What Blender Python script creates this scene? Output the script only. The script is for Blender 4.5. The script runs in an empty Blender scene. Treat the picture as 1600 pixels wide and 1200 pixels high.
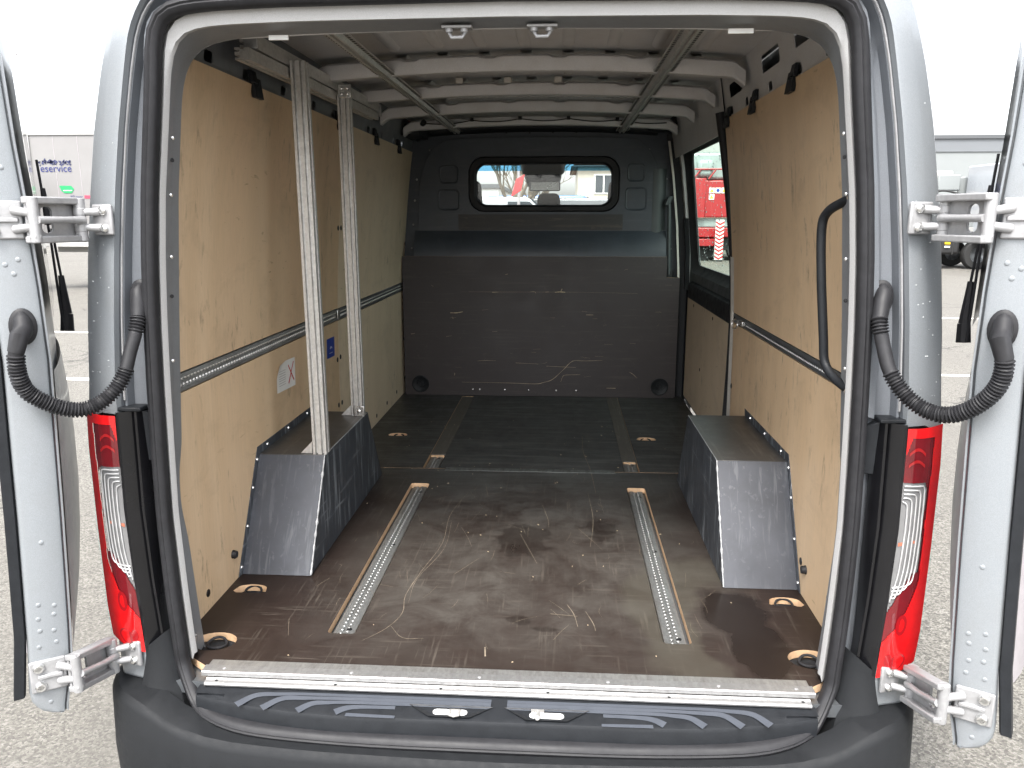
import bpy, bmesh, math, random
from mathutils import Vector, Matrix, noise as mnoise

rng = random.Random(7)
R = math.radians
S = bpy.context.scene

# ------------------------------------------------------------------ camera, sky, sun, exposure
cam_data = bpy.data.cameras.new('camera')
cam_data.sensor_width = 36.0
cam_data.lens = 1220 / 1600 * 36
cam_data.clip_start = 0.05
cam_data.clip_end = 3000
cam = bpy.data.objects.new('camera', cam_data)
S.collection.objects.link(cam)
cam.location = (0.14, -1.76, 1.15)
cam.rotation_euler = (R(90 - 12.1), 0, R(3.6))
S.camera = cam

SUN_ELEV, SUN_AZ = 58, 190          # sun behind the camera, veiled by cloud
world = bpy.data.worlds.new('World')
S.world = world
world.use_nodes = True
wn = world.node_tree.nodes
wl = world.node_tree.links
wn.clear()
w_out = wn.new('ShaderNodeOutputWorld')
w_bg = wn.new('ShaderNodeBackground')
w_sky = wn.new('ShaderNodeTexSky')
w_sky.sky_type = 'NISHITA'
w_sky.sun_disc = False
w_sky.sun_elevation = R(SUN_ELEV)
w_sky.sun_rotation = R(SUN_AZ)
w_sky.air_density = 1.0
w_sky.dust_density = 4.0
w_sky.ozone_density = 1.0
w_hsv = wn.new('ShaderNodeHueSaturation')
w_hsv.inputs['Saturation'].default_value = 0.20    # thin even cloud: nearly white sky
w_hsv.inputs['Value'].default_value = 1.0
wl.new(w_sky.outputs[0], w_hsv.inputs['Color'])
wl.new(w_hsv.outputs[0], w_bg.inputs['Color'])
w_bg.inputs['Strength'].default_value = 0.15
wl.new(w_bg.outputs[0], w_out.inputs['Surface'])

sun_data = bpy.data.lights.new('sun', 'SUN')
sun_data.energy = 0.7
sun_data.angle = R(14)
sun_data.color = (1.0, 0.95, 0.88)
sun = bpy.data.objects.new('sun', sun_data)
S.collection.objects.link(sun)
_el, _az = R(SUN_ELEV), R(SUN_AZ)
_dir = Vector((math.sin(_az) * math.cos(_el), math.cos(_az) * math.cos(_el), math.sin(_el)))
sun.rotation_euler = _dir.to_track_quat('Z', 'Y').to_euler()

S.view_settings.view_transform = 'Standard'
S.view_settings.look = 'None'
S.view_settings.gamma = 1
S.view_settings.use_curve_mapping = False
S.view_settings.exposure = 2.28
S.cycles.max_bounces = 12
S.cycles.diffuse_bounces = 6
S.cycles.glossy_bounces = 5
S.cycles.transparent_max_bounces = 16
S.cycles.use_denoising = True
S.cycles.sample_clamp_indirect = 8
S.cycles.caustics_reflective = False
S.cycles.caustics_refractive = False

# ------------------------------------------------------------------ materials
class NT:
    def __init__(self, name):
        self.m = bpy.data.materials.new(name)
        self.m.use_nodes = True
        self.t = self.m.node_tree
        self.n = self.t.nodes
        self.l = self.t.links
        self.b = self.n['Principled BSDF']
        self.out = self.n['Material Output']
        self.tc = self.n.new('ShaderNodeTexCoord')
    def mapping(self, scale=(1, 1, 1), loc=(0, 0, 0), rot=(0, 0, 0)):
        mp = self.n.new('ShaderNodeMapping')
        mp.inputs['Scale'].default_value = scale
        mp.inputs['Location'].default_value = loc
        mp.inputs['Rotation'].default_value = rot
        self.l.new(self.tc.outputs['Object'], mp.inputs['Vector'])
        return mp.outputs[0]
    def noise(self, scale, vec=None, detail=4, rough=0.55, dist=0.0):
        x = self.n.new('ShaderNodeTexNoise')
        x.inputs['Scale'].default_value = scale
        x.inputs['Detail'].default_value = detail
        x.inputs['Roughness'].default_value = rough
        x.inputs['Distortion'].default_value = dist
        self.l.new(vec if vec else self.tc.outputs['Object'], x.inputs['Vector'])
        return x.outputs['Fac']
    def ramp(self, fac, stops):
        r = self.n.new('ShaderNodeValToRGB')
        e = r.color_ramp.elements
        while len(e) < len(stops):
            e.new(0.5)
        for i, (p, c) in enumerate(stops):
            e[i].position = p
            e[i].color = (c, c, c, 1) if isinstance(c, (int, float)) else (*c, 1)
        self.l.new(fac, r.inputs['Fac'])
        return r.outputs['Color']
    def mix(self, fac, a, b, mode='MIX'):
        x = self.n.new('ShaderNodeMix')
        x.data_type = 'RGBA'
        x.blend_type = mode
        for sock, v in ((x.inputs[0], fac), (x.inputs[6], a), (x.inputs[7], b)):
            if isinstance(v, (int, float)):
                sock.default_value = v if sock.type == 'VALUE' else (v, v, v, 1)
            elif isinstance(v, tuple):
                sock.default_value = (*v, 1)
            else:
                self.l.new(v, sock)
        return x.outputs[2]
    def math(self, op, a, b=0.0):
        x = self.n.new('ShaderNodeMath')
        x.operation = op
        for i, v in enumerate((a, b)):
            if isinstance(v, (int, float)):
                x.inputs[i].default_value = v
            else:
                self.l.new(v, x.inputs[i])
        return x.outputs[0]
    def bump(self, h, strength=0.2, dist=0.002):
        x = self.n.new('ShaderNodeBump')
        x.inputs['Strength'].default_value = strength
        x.inputs['Distance'].default_value = dist
        self.l.new(h, x.inputs['Height'])
        self.l.new(x.outputs[0], self.b.inputs['Normal'])
    def set(self, **k):
        for key, v in k.items():
            s = self.b.inputs[key.replace('_', ' ')]
            if isinstance(v, (int, float)):
                s.default_value = v
            elif isinstance(v, tuple):
                s.default_value = (*v, 1) if len(v) == 3 and s.type == 'RGBA' else v
            else:
                self.l.new(v, s)
        return self

def simple(name, c, rough=0.5, metal=0.0, var=0.12, scale=25.0, bump=0.0, coat=0.0, rvar=0.08, spec=0.5):
    """colour with fine mottling and uneven gloss"""
    t = NT(name)
    n1 = t.noise(scale, detail=5)
    n2 = t.noise(scale * 0.17, detail=3)
    f = t.math('ADD', t.math('MULTIPLY', n1, 0.6), t.math('MULTIPLY', n2, 0.4))
    lo = tuple(max(0, x * (1 - var)) for x in c)
    hi = tuple(min(1, x * (1 + var)) for x in c)
    t.set(Base_Color=t.ramp(f, [(0.3, lo), (0.7, hi)]), Metallic=metal)
    t.set(Roughness=t.ramp(n2, [(0.3, max(0.02, rough - rvar)), (0.7, min(1, rough + rvar))]))
    t.set(Specular_IOR_Level=spec)
    if coat:
        t.set(Coat_Weight=coat, Coat_Roughness=0.06)
    if bump:
        t.bump(n1, bump, 0.001)
    return t.m

M = {}
# metallic silver car paint, with tiny flakes and dried rain dust
def paint(name, c, metal, rough, coat):
    t = NT(name)
    fl = t.noise(900, detail=1)
    du = t.noise(9, detail=6, rough=0.7)
    col = t.mix(t.ramp(fl, [(0.42, 0.0), (0.62, 1.0)]), tuple(x * 0.9 for x in c), tuple(min(1, x * 1.1) for x in c))
    col = t.mix(t.ramp(du, [(0.45, 0.0), (0.75, 0.32)]), col, tuple(x * f for x, f in zip(c, (.78, .74, .68))))
    t.set(Base_Color=col, Metallic=metal, Roughness=t.ramp(du, [(0.3, rough - 0.05), (0.75, rough + 0.12)]))
    if coat:
        t.set(Coat_Weight=coat, Coat_Roughness=0.08)
    t.bump(t.noise(60, detail=3), 0.03, 0.001)
    return t.m
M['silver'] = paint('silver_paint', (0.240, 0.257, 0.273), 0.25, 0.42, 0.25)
M['jamb'] = paint('silver_paint_shaded', (0.150, 0.162, 0.180), 0.25, 0.45, 0.1)  # body silver darkened, with the jamb's shadow put into the colour
M['flange'] = paint('silver_paint_lit_flange', (0.40, 0.40, 0.40), 0.15, 0.45, 0.0)  # paler silver: the lit header band is put into the colour
M['jamb_in'] = paint('silver_paint_inner_frame', (0.22, 0.228, 0.24), 0.2, 0.45, 0.0)  # jamb silver a step lighter, still carrying shade in its colour
M['primer'] = paint('silver_primer', (0.60, 0.60, 0.615), 0.1, 0.48, 0.0)
M['cast'] = simple('silver_hinge_casting', (0.33, 0.33, 0.335), 0.42, 0.35, 0.15, 90, 0.15)
M['rubber'] = simple('black_rubber', (0.018, 0.018, 0.020), 0.55, 0, 0.25, 60, 0.05, spec=0.3)
M['plastic'] = simple('dark_grey_plastic', (0.012, 0.0135, 0.016), 0.52, 0, 0.2, 200, 0.12, spec=0.3)
M['bumper'] = simple('grey_bumper_plastic', (0.0125, 0.0135, 0.0150), 0.66, 0, 0.15, 300, 0.15, spec=0.2)
M['tread'] = simple('grey_tread_inlay', (0.055, 0.062, 0.076), 0.55, 0, 0.12, 300, 0.1)
M['gloss'] = simple('gloss_black_trim', (0.005, 0.005, 0.006), 0.28, 0, 0.2, 30, 0, 0)
M['hole'] = simple('dark_cavity', (0.012, 0.012, 0.013), 0.8)
M['galv'] = None
M['chrome'] = simple('bright_zinc', (0.70, 0.70, 0.69), 0.25, 0.9, 0.15, 50)
M['screw'] = simple('black_screw', (0.015, 0.015, 0.016), 0.45, 0.3)
M['white'] = simple('white_sheet', (0.78, 0.78, 0.76), 0.6, 0, 0.05)
M['foam'] = simple('off_white_edge_strip', (0.62, 0.60, 0.56), 0.7, 0, 0.15, 40, 0.2)
M['redmark'] = simple('red_ink', (0.55, 0.02, 0.03), 0.6)
M['blue'] = simple('blue_label', (0.015, 0.045, 0.30), 0.4)
M['grille'] = M['rubber']

def galv(name, c, dirt=0.4):
    t = NT(name)
    sp = t.n.new('ShaderNodeTexVoronoi')
    sp.inputs['Scale'].default_value = 110
    t.l.new(t.tc.outputs['Object'], sp.inputs['Vector'])
    st = t.noise(6, t.mapping((6, 1.2, 6)), 6, 0.7)
    bw = t.n.new('ShaderNodeRGBToBW')
    t.l.new(sp.outputs['Color'], bw.inputs[0])
    col = t.mix(t.ramp(bw.outputs[0], [(0.25, 0.0), (0.75, 1.0)]), tuple(x * 0.93 for x in c), tuple(min(1, x * 1.06) for x in c))
    col = t.mix(t.ramp(st, [(0.42, 0.0), (0.72, dirt)]), col, (0.10, 0.085, 0.07))
    t.set(Base_Color=col, Metallic=0.75, Roughness=t.ramp(st, [(0.3, 0.30), (0.7, 0.52)]))
    t.bump(st, 0.08, 0.001)
    return t.m
M['galv'] = galv('galvanised_steel', (0.34, 0.35, 0.35), .55)
M['darkgalv'] = galv('dull_galvanised_steel', (0.20, 0.215, 0.23), 0.3)
M['alu'] = galv('anodised_aluminium', (0.66, 0.65, 0.63), 0.18)
M['sill_alu'] = galv('scuffed_aluminium_sill', (0.40, 0.40, 0.40), 0.32)

def plywood(name, c1, c2, ax):
    """birch plywood; ax = 'wall' grain runs up"""
    t = NT(name)
    v1 = t.mapping((1.0, 1.0, 0.22))
    warp = t.noise(1.6, t.mapping((1, 1, 0.45)), 2)
    wv = t.n.new('ShaderNodeTexWave')
    wv.wave_type = 'BANDS'
    wv.bands_direction = 'Y'
    wv.inputs['Scale'].default_value = 1.7
    wv.inputs['Distortion'].default_value = 14.0
    wv.inputs['Detail'].default_value = 3.0
    wv.inputs['Detail Scale'].default_value = 0.9
    t.l.new(v1, wv.inputs['Vector'])
    fine = t.noise(170, t.mapping((1, 1, 0.035)), 3, 0.6)
    big = t.noise(1.3, t.mapping((1, 1, 0.5), (3.1, 1.7, 0.2)), 3)
    col = t.mix(t.ramp(wv.outputs['Fac'], [(0.0, 0.25), (1.0, 0.75)]), c1, c2)
    col = t.mix(t.ramp(fine, [(0.35, 0.35), (0.7, 0.0)]), col, tuple(x * 0.72 for x in c1))
    col = t.mix(t.ramp(big, [(0.35, 0.0), (0.7, 0.5)]), col, tuple(x * f for x, f in zip(c2, (1.04, 1.02, 0.98))))
    # short dark scuffs and grey handling marks
    sc = t.noise(34, t.mapping((1, 1, 0.28), (7, 2, 5)), 5, 0.72, 0.3)
    area = t.noise(2.3, t.mapping((1, 1, 1), (1, 9, 4)), 2)
    m = t.math('MULTIPLY', t.ramp(sc, [(0.565, 0.0), (0.70, 0.75)]), t.ramp(area, [(0.44, 0.0), (0.60, 1.0)]))
    col = t.mix(m, col, (0.16, 0.12, 0.08))
    gr = t.noise(3.2, t.mapping((1, 1, 1.6), (4, 4, 1)), 6, 0.7, 0.5)
    col = t.mix(t.ramp(gr, [(0.52, 0.0), (0.74, 0.38)]), col, tuple(x * 0.55 for x in c1))
    kn = t.noise(60, t.mapping((1, 0.22, 0.9), (2, 8, 3)), 3, 0.6, 0.4)
    col = t.mix(t.math('MULTIPLY', t.ramp(kn, [(0.66, 0.0), (0.72, 0.7)]), t.ramp(area, [(0.36, 1.0), (0.5, 0.0)])), col, (0.30, 0.20, 0.11))
    t.set(Base_Color=col, Roughness=t.ramp(fine, [(0.3, 0.50), (0.7, 0.62)]), Coat_Weight=0.12, Coat_Roughness=0.35)
    t.bump(fine, 0.06, 0.0006)
    return t.m
M['ply'] = plywood('birch_plywood', (0.62, 0.445, 0.275), (0.705, 0.530, 0.350), 'wall')
M['ply_front_light'] = plywood('birch_plywood_front_light', (0.65, 0.525, 0.375), (0.72, 0.595, 0.445), 'wall')  # same plywood; the front panels' paler, greyer light is put into the colour
M['plyedge'] = simple('plywood_cut_edge', (0.60, 0.40, 0.24), 0.7, 0, 0.25, 60, 0.1)

def floor_mat():
    t = NT('brown_phenolic_plywood')
    big = t.noise(2.1, t.mapping((1.0, 0.75, 1), (0.4, 0.2, 0)), 6, 0.68, 0.6)
    mid = t.noise(11, t.mapping((1, 0.6, 1)), 6, 0.7, 0.4)
    base = t.mix(t.ramp(mid, [(0.3, 0.0), (0.75, 1.0)]), (0.0165, 0.0112, 0.0094), (0.027, 0.0188, 0.0158))
    # trodden grey film in the middle; streaked, lighter tone towards the partition
    sep = t.n.new('ShaderNodeSeparateXYZ')
    t.l.new(t.tc.outputs['Object'], sep.inputs[0])
    side = t.math('SUBTRACT', 1.0, t.math('POWER', t.math('ABSOLUTE', t.math('DIVIDE', t.math('SUBTRACT', sep.outputs[0], 0.05), 0.72)), 3.0))
    side = t.math('MAXIMUM', side, 0.0)
    wear = t.math('MULTIPLY', side, t.math('MULTIPLY', t.ramp(big, [(0.34, 0.25), (0.56, 1.0)]), t.ramp(t.noise(5.5, t.mapping((1, 1.3, 1)), 7, 0.75, 0.8), [(0.34, 0.25), (0.58, 1.0)])))
    fore = t.ramp(t.math('DIVIDE', sep.outputs[1], 3.3), [(0.02, 0.25), (0.12, 1.0), (0.5, 1.0), (0.55, 0.75)])
    wear = t.math('MULTIPLY', wear, fore)
    greyc = t.ramp(t.math('DIVIDE', sep.outputs[1], 3.3), [(0.30, (0.070, 0.064, 0.057)), (0.56, (0.080, 0.085, 0.084))])
    col = t.mix(wear, base, greyc)
    back = t.ramp(t.math('DIVIDE', sep.outputs[1], 3.3), [(0.40, 0.0), (0.56, 0.62)])
    st = t.noise(26, t.mapping((0.10, 1, 1)), 6, 0.72, 0.3)
    col = t.mix(back, col, t.ramp(st, [(0.34, (0.036, 0.039, 0.040)), (0.50, (0.062, 0.068, 0.068)), (0.66, (0.140, 0.150, 0.146))]))
    # fine scratches, both ways
    s1 = t.noise(95, t.mapping((1, 0.045, 1), rot=(0, 0, 0.06)), 3, 0.6, 0.2)
    s2 = t.noise(80, t.mapping((0.05, 1, 1), rot=(0, 0, -0.25)), 3, 0.6, 0.2)
    sm = t.math('MAXIMUM', t.ramp(s1, [(0.57, 0.0), (0.68, 0.40)]), t.ramp(s2, [(0.57, 0.0), (0.68, 0.35)]))
    sm = t.math('MULTIPLY', sm, t.ramp(t.noise(4.5, detail=3), [(0.40, 0.0), (0.62, 1.0)]))
    col = t.mix(sm, col, (0.12, 0.105, 0.088))
    # spilled, still damp patches: darker and smoother
    def blob(cx, cy, rx, ry, nz, ns=7.0):
        dx = t.math('DIVIDE', t.math('SUBTRACT', sep.outputs[0], cx), rx)
        dy = t.math('DIVIDE', t.math('SUBTRACT', sep.outputs[1], cy), ry)
        d = t.math('SQRT', t.math('ADD', t.math('MULTIPLY', dx, dx), t.math('MULTIPLY', dy, dy)))
        d = t.math('ADD', d, t.math('MULTIPLY', t.math('SUBTRACT', t.noise(ns, detail=4), 0.5), nz))
        return t.ramp(d, [(0.80, 1.0), (0.99, 0.0)])
    wet = blob(0.665, 0.40, 0.10, 0.15, 1.0)
    wet = t.math('MAXIMUM', wet, blob(0.70, 0.20, 0.095, 0.17, 1.0))
    for cx, cy, rx, ry in ((0.03, 0.32, 0.035, 0.028), (0.11, 0.27, 0.04, 0.02), (0.02, 0.90, 0.10, 0.16), (0.30, 1.0, 0.06, 0.09)):
        wet = t.math('MAXIMUM', wet, t.math('MULTIPLY', blob(cx, cy, rx, ry, 2.4, 13.0), 0.6))
    col = t.mix(t.math('MULTIPLY', wet, 0.75), col, (0.010, 0.0072, 0.0062))
    # greenish-grey sheen round the big patch, mixed into the colour
    sheen = t.math('SUBTRACT', blob(0.56, 0.36, 0.22, 0.46, 1.1, 3.0), blob(0.67, 0.30, 0.15, 0.32, 1.1, 7.0))
    col = t.mix(t.math('MULTIPLY', t.math('MAXIMUM', sheen, 0.0), 0.30), col, (0.085, 0.080, 0.062))
    rg = t.ramp(mid, [(0.3, 0.30), (0.75, 0.50)])
    rg = t.mix(t.math('MULTIPLY', wear, 0.6), rg, 0.52)
    rg = t.mix(t.math('MULTIPLY', wet, 0.8), rg, 0.20)
    t.set(Base_Color=col, Roughness=rg, Specular_IOR_Level=0.22)
    wire = t.noise(420, detail=1)
    t.bump(t.math('ADD', t.math('MULTIPLY', wire, 0.3), t.math('ADD', mid, t.math('MULTIPLY', sm, -0.6))), 0.10, 0.0012)
    return t.m
M['floor'] = floor_mat()

def scratched(name, c, scr, amt, rough, metal=0.0, rot=0.6, sc=60, axis=(1, 0.06, 0.06)):
    t = NT(name)
    mid = t.noise(7, detail=6, rough=0.7)
    col = t.mix(t.ramp(mid, [(0.3, 0.0), (0.7, 1.0)]), tuple(x * 0.8 for x in c), tuple(x * 1.15 for x in c))
    a = t.noise(sc, t.mapping(axis, rot=(rot, 0, 0)), 3, 0.65, 0.3)
    b = t.noise(sc * 0.8, t.mapping((1, axis[2], 1), rot=(-rot * 0.4, 0, 0)), 3, 0.65, 0.3)
    m = t.math('MAXIMUM', t.ramp(a, [(0.545, 0.0), (0.64, amt)]), t.ramp(b, [(0.60, 0.0), (0.68, amt * 0.8)]))
    m = t.math('MULTIPLY', m, t.ramp(t.noise(5, detail=3), [(0.36, 0.0), (0.6, 1.0)]))
    ch = t.noise(55, detail=4, rough=0.7)
    m = t.math('MAXIMUM', m, t.math('MULTIPLY', t.ramp(ch, [(0.69, 0.0), (0.73, 0.75)]), amt))
    col = t.mix(m, col, scr)
    t.set(Base_Color=col, Metallic=metal, Roughness=t.ramp(mid, [(0.3, rough - 0.08), (0.7, rough + 0.08)]))
    t.bump(t.math('ADD', mid, m), 0.08, 0.001)
    return t.m
M['boxface'] = scratched('grey_box_paint', (0.047, 0.051, 0.062), (0.26, 0.28, 0.29), 0.17, 0.45, 0.15, 0.0, 60, (1, 0.1, 0.1))
M['boxside'] = scratched('scraped_grey_box_paint', (0.048, 0.055, 0.066), (0.30, 0.33, 0.36), 0.75, 0.45, 0.15, 0.75, 60, (1, 1, 0.05))
M['boxtop'] = scratched('brown_sheen_worn_box_top', (0.066, 0.064, 0.062), (0.20, 0.19, 0.17), 0.35, 0.38, 0.35, 0.0, 40, (1, 0.06, 1))  # brownish sheen of the top put into the colour, under worn scratches
M['partition'] = scratched('dark_blue_grey_partition', (0.045, 0.054, 0.069), (0.12, 0.12, 0.13), 0.18, 0.42, 0.0, 1.57, 40, (0.06, 1, 1))
M['worn'] = scratched('worn_dark_band', (0.034, 0.032, 0.033), (0.13, 0.10, 0.08), 0.5, 0.55, 0.0, 0, 40, (0.06, 1, 1))
M['board'] = scratched('dark_phenolic_board', (0.034, 0.027, 0.028), (0.10, 0.085, 0.075), 0.3, 0.50, 0.0, 0, 55, (0.05, 1, 1))
M['bared'] = simple('bared_metal_edge', (0.34, 0.35, 0.36), 0.45, 0.3, 0.35, 120)
M['wood_scratch'] = simple('pale_bared_wood', (0.50, 0.40, 0.27), 0.7, 0, 0.3, 80)
M['floor_scratch'] = simple('scuffed_film', (0.19, 0.158, 0.118), 0.7, 0, 0.6, 60)
M['doorplastic'] = simple('green_grey_door_plastic', (0.060, 0.072, 0.076), 0.45, 0, 0.1, 100, 0.05)

def lens(name, c, rough=0.08, trans=0.0):
    t = NT(name)
    n = t.noise(40, detail=2)
    t.set(Base_Color=t.ramp(n, [(0.3, tuple(x * 0.85 for x in c)), (0.7, c)]), Roughness=rough, Coat_Weight=0.8, Coat_Roughness=0.04)
    if trans:
        t.set(Transmission_Weight=trans)
    return t.m
M['red'] = lens('bright_red_lens', (0.62, 0.006, 0.008))
M['darkred'] = lens('dark_red_lens', (0.13, 0.006, 0.010))
M['clear'] = lens('clear_ribbed_lens', (0.17, 0.17, 0.172))
M['clearrib'] = lens('lens_rib', (0.42, 0.42, 0.42))
M['amber'] = lens('amber_lens', (0.45, 0.16, 0.10))

def glass(name, tint, gloss=0.08):
    t = NT(name)
    t.n.remove(t.b)
    tr = t.n.new('ShaderNodeBsdfTransparent')
    tr.inputs[0].default_value = (*tint, 1)
    gl = t.n.new('ShaderNodeBsdfGlossy')
    gl.inputs['Roughness'].default_value = 0.02
    fr = t.n.new('ShaderNodeLayerWeight')
    fr.inputs['Blend'].default_value = 0.12
    mx = t.n.new('ShaderNodeMixShader')
    t.l.new(t.math('ADD', t.math('MULTIPLY', t.math('POWER', fr.outputs['Facing'], 3.0), 0.5), 0.03), mx.inputs[0])
    t.l.new(tr.outputs[0], mx.inputs[1])
    t.l.new(gl.outputs[0], mx.inputs[2])
    t.l.new(mx.outputs[0], t.out.inputs['Surface'])
    return t.m
M['glass'] = glass('clear_glass', (0.93, 0.95, 0.94))
M['greenglass'] = glass('green_tinted_glass', (0.62, 0.74, 0.66))
M['blueglass'] = glass('blue_shade_band', (0.18, 0.50, 0.78))
M['drop'] = simple('water_drop', (0.45, 0.47, 0.48), 0.08)

def asphalt():
    t = NT('speckled_asphalt')
    v = t.n.new('ShaderNodeTexVoronoi')
    v.inputs['Scale'].default_value = 120
    t.l.new(t.tc.outputs['Object'], v.inputs['Vector'])
    sep = t.n.new('ShaderNodeSeparateColor')
    t.l.new(v.outputs['Color'], sep.inputs[0])
    n = t.noise(210, detail=4, rough=0.7)
    big = t.noise(0.5, detail=6, rough=0.65, dist=0.6)
    c = t.ramp(sep.outputs[0], [(0.0, (0.060, 0.057, 0.052)), (0.40, (0.135, 0.128, 0.112)), (0.8, (0.205, 0.195, 0.172)), (1.0, (0.26, 0.25, 0.225))])
    c = t.mix(t.ramp(n, [(0.36, 0.75), (0.54, 0.0)]), c, (0.075, 0.068, 0.058))
    c = t.mix(t.ramp(big, [(0.42, 0.0), (0.62, 0.55)]), c, (0.115, 0.108, 0.096))
    # a few cracks
    cr = t.n.new('ShaderNodeTexVoronoi')
    cr.feature = 'DISTANCE_TO_EDGE'
    cr.inputs['Scale'].default_value = 0.55
    wv = t.n.new('ShaderNodeVectorMath')
    wv.operation = 'ADD'
    nn = t.n.new('ShaderNodeTexNoise')
    nn.inputs['Scale'].default_value = 1.3
    nn.inputs['Detail'].default_value = 6
    t.l.new(t.tc.outputs['Object'], nn.inputs['Vector'])
    t.l.new(t.tc.outputs['Object'], wv.inputs[0])
    t.l.new(nn.outputs['Color'], wv.inputs[1])
    t.l.new(wv.outputs[0], cr.inputs['Vector'])
    ck = t.math('MULTIPLY', t.ramp(cr.outputs['Distance'], [(0.004, 1.0), (0.012, 0.0)]), t.ramp(t.noise(0.8, detail=3), [(0.45, 0.0), (0.6, 0.8)]))
    c = t.mix(ck, c, (0.04, 0.037, 0.034))
    t.set(Base_Color=c, Roughness=0.85)
    t.bump(t.math('ADD', sep.outputs[0], n), 0.6, 0.004)
    return t.m
M['asphalt'] = asphalt()
M['lane'] = simple('worn_white_paint', (0.55, 0.54, 0.50), 0.8, 0, 0.3, 8)
M['trailer'] = simple('off_white_trailer', (0.205, 0.20, 0.198), 0.4, 0, 0.06, 2)
M['trailer_frame'] = simple('pale_trailer_frame', (0.33, 0.33, 0.32), 0.4, 0, 0.1)
M['ink'] = simple('navy_lettering', (0.012, 0.02, 0.13), 0.5)
M['smudge'] = simple('blurred_blue_grey_print', (0.03, 0.035, 0.10), 0.6)
M['green'] = simple('green_decal', (0.015, 0.27, 0.095), 0.5)
M['pink'] = simple('red_pink_decal', (0.45, 0.05, 0.10), 0.5)
M['tyre'] = simple('tyre_rubber', (0.025, 0.025, 0.025), 0.8, 0, 0.2, 60)
M['chassis'] = simple('black_chassis', (0.02, 0.02, 0.021), 0.6)
M['hall_grey'] = simple('grey_cladding', (0.14, 0.15, 0.16), 0.5, 0, 0.05, 1)
M['hall_white'] = simple('white_cladding', (0.21, 0.225, 0.225), 0.5, 0, 0.05, 1)
M['hall_dark'] = simple('dark_roof_edge', (0.08, 0.085, 0.09), 0.5)
M['yellow'] = simple('yellow_tag', (0.75, 0.50, 0.02), 0.5)
M['truckred'] = simple('red_vehicle_paint', (0.36, 0.015, 0.02), 0.35, 0, 0.1, 3, 0, 0.4)
M['truckwhite'] = simple('pale_vehicle_paint', (0.30, 0.34, 0.34), 0.4, 0, 0.08, 3)
M['chevred'] = simple('reflective_red', (0.50, 0.015, 0.02), 0.4)
M['bark'] = simple('pale_bark', (0.16, 0.13, 0.095), 0.9, 0, 0.4, 14, 0.4)
M['carwhite'] = simple('white_vehicle_paint', (0.40, 0.42, 0.44), 0.3, 0, 0.05, 3, 0, 0.5)
M['carblue'] = simple('blue_vehicle_paint', (0.06, 0.16, 0.42), 0.3, 0.2, 0.05, 3, 0, 0.5)
M['cargrey'] = simple('grey_vehicle_paint', (0.16, 0.17, 0.18), 0.3, 0.3, 0.05, 3, 0, 0.5)
M['carglass'] = simple('dark_vehicle_glass', (0.03, 0.04, 0.05), 0.08)
M['render'] = simple('cream_render', (0.52, 0.48, 0.40), 0.8, 0, 0.08, 3)
M['roofing'] = simple('brown_roof_tiles', (0.16, 0.10, 0.075), 0.8, 0, 0.25, 20)
M['signred'] = simple('red_sign', (0.55, 0.03, 0.035), 0.5)
M['lampgrey'] = simple('lamp_grey', (0.30, 0.28, 0.29), 0.5)
M['hedge'] = simple('winter_twigs', (0.12, 0.105, 0.085), 0.9, 0, 0.3, 8)
M['fabric'] = simple('black_seat_cloth', (0.014, 0.014, 0.016), 0.9, 0, 0.2, 200, 0.2)
M['lining'] = simple('grey_headlining', (0.20, 0.20, 0.20), 0.9, 0, 0.08, 80)
M['consolegrey'] = simple('light_console_plastic', (0.34, 0.33, 0.31), 0.5)

# ------------------------------------------------------------------ mesh helpers
COL = S.collection

def tag(o, label=None, cat=None, group=None, kind=None):
    if label: o['label'] = label
    if cat: o['category'] = cat
    if group: o['group'] = group
    if kind: o['kind'] = kind
    return o

def empty(name, loc=(0, 0, 0)):
    o = bpy.data.objects.new(name, None)
    COL.objects.link(o)
    o.location = loc
    o.empty_display_size = 0.1
    return o

def adopt(o, parent):
    if parent is not None:
        o.parent = parent
        # meshes carry world coordinates, so only an Empty's own place has to be undone
        if parent.type == 'EMPTY':
            o.matrix_parent_inverse = Matrix.Translation(-Vector(parent.location))
    return o

def link(name, me, mat, parent=None, smooth=35, bevel=0.0, segs=2):
    mats = mat if isinstance(mat, (list, tuple)) else [mat]
    if not me.materials:
        for m in mats:
            me.materials.append(M[m] if isinstance(m, str) else m)
    if smooth is not None and len(me.polygons):
        me.polygons.foreach_set('use_smooth', [True] * len(me.polygons))
        me.set_sharp_from_angle(angle=R(smooth))
    o = bpy.data.objects.new(name, me)
    COL.objects.link(o)
    adopt(o, parent)
    if bevel:
        b = o.modifiers.new('bevel', 'BEVEL')
        b.width = bevel
        b.segments = segs
        b.limit_method = 'ANGLE'
        b.angle_limit = R(40)
    return o

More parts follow.
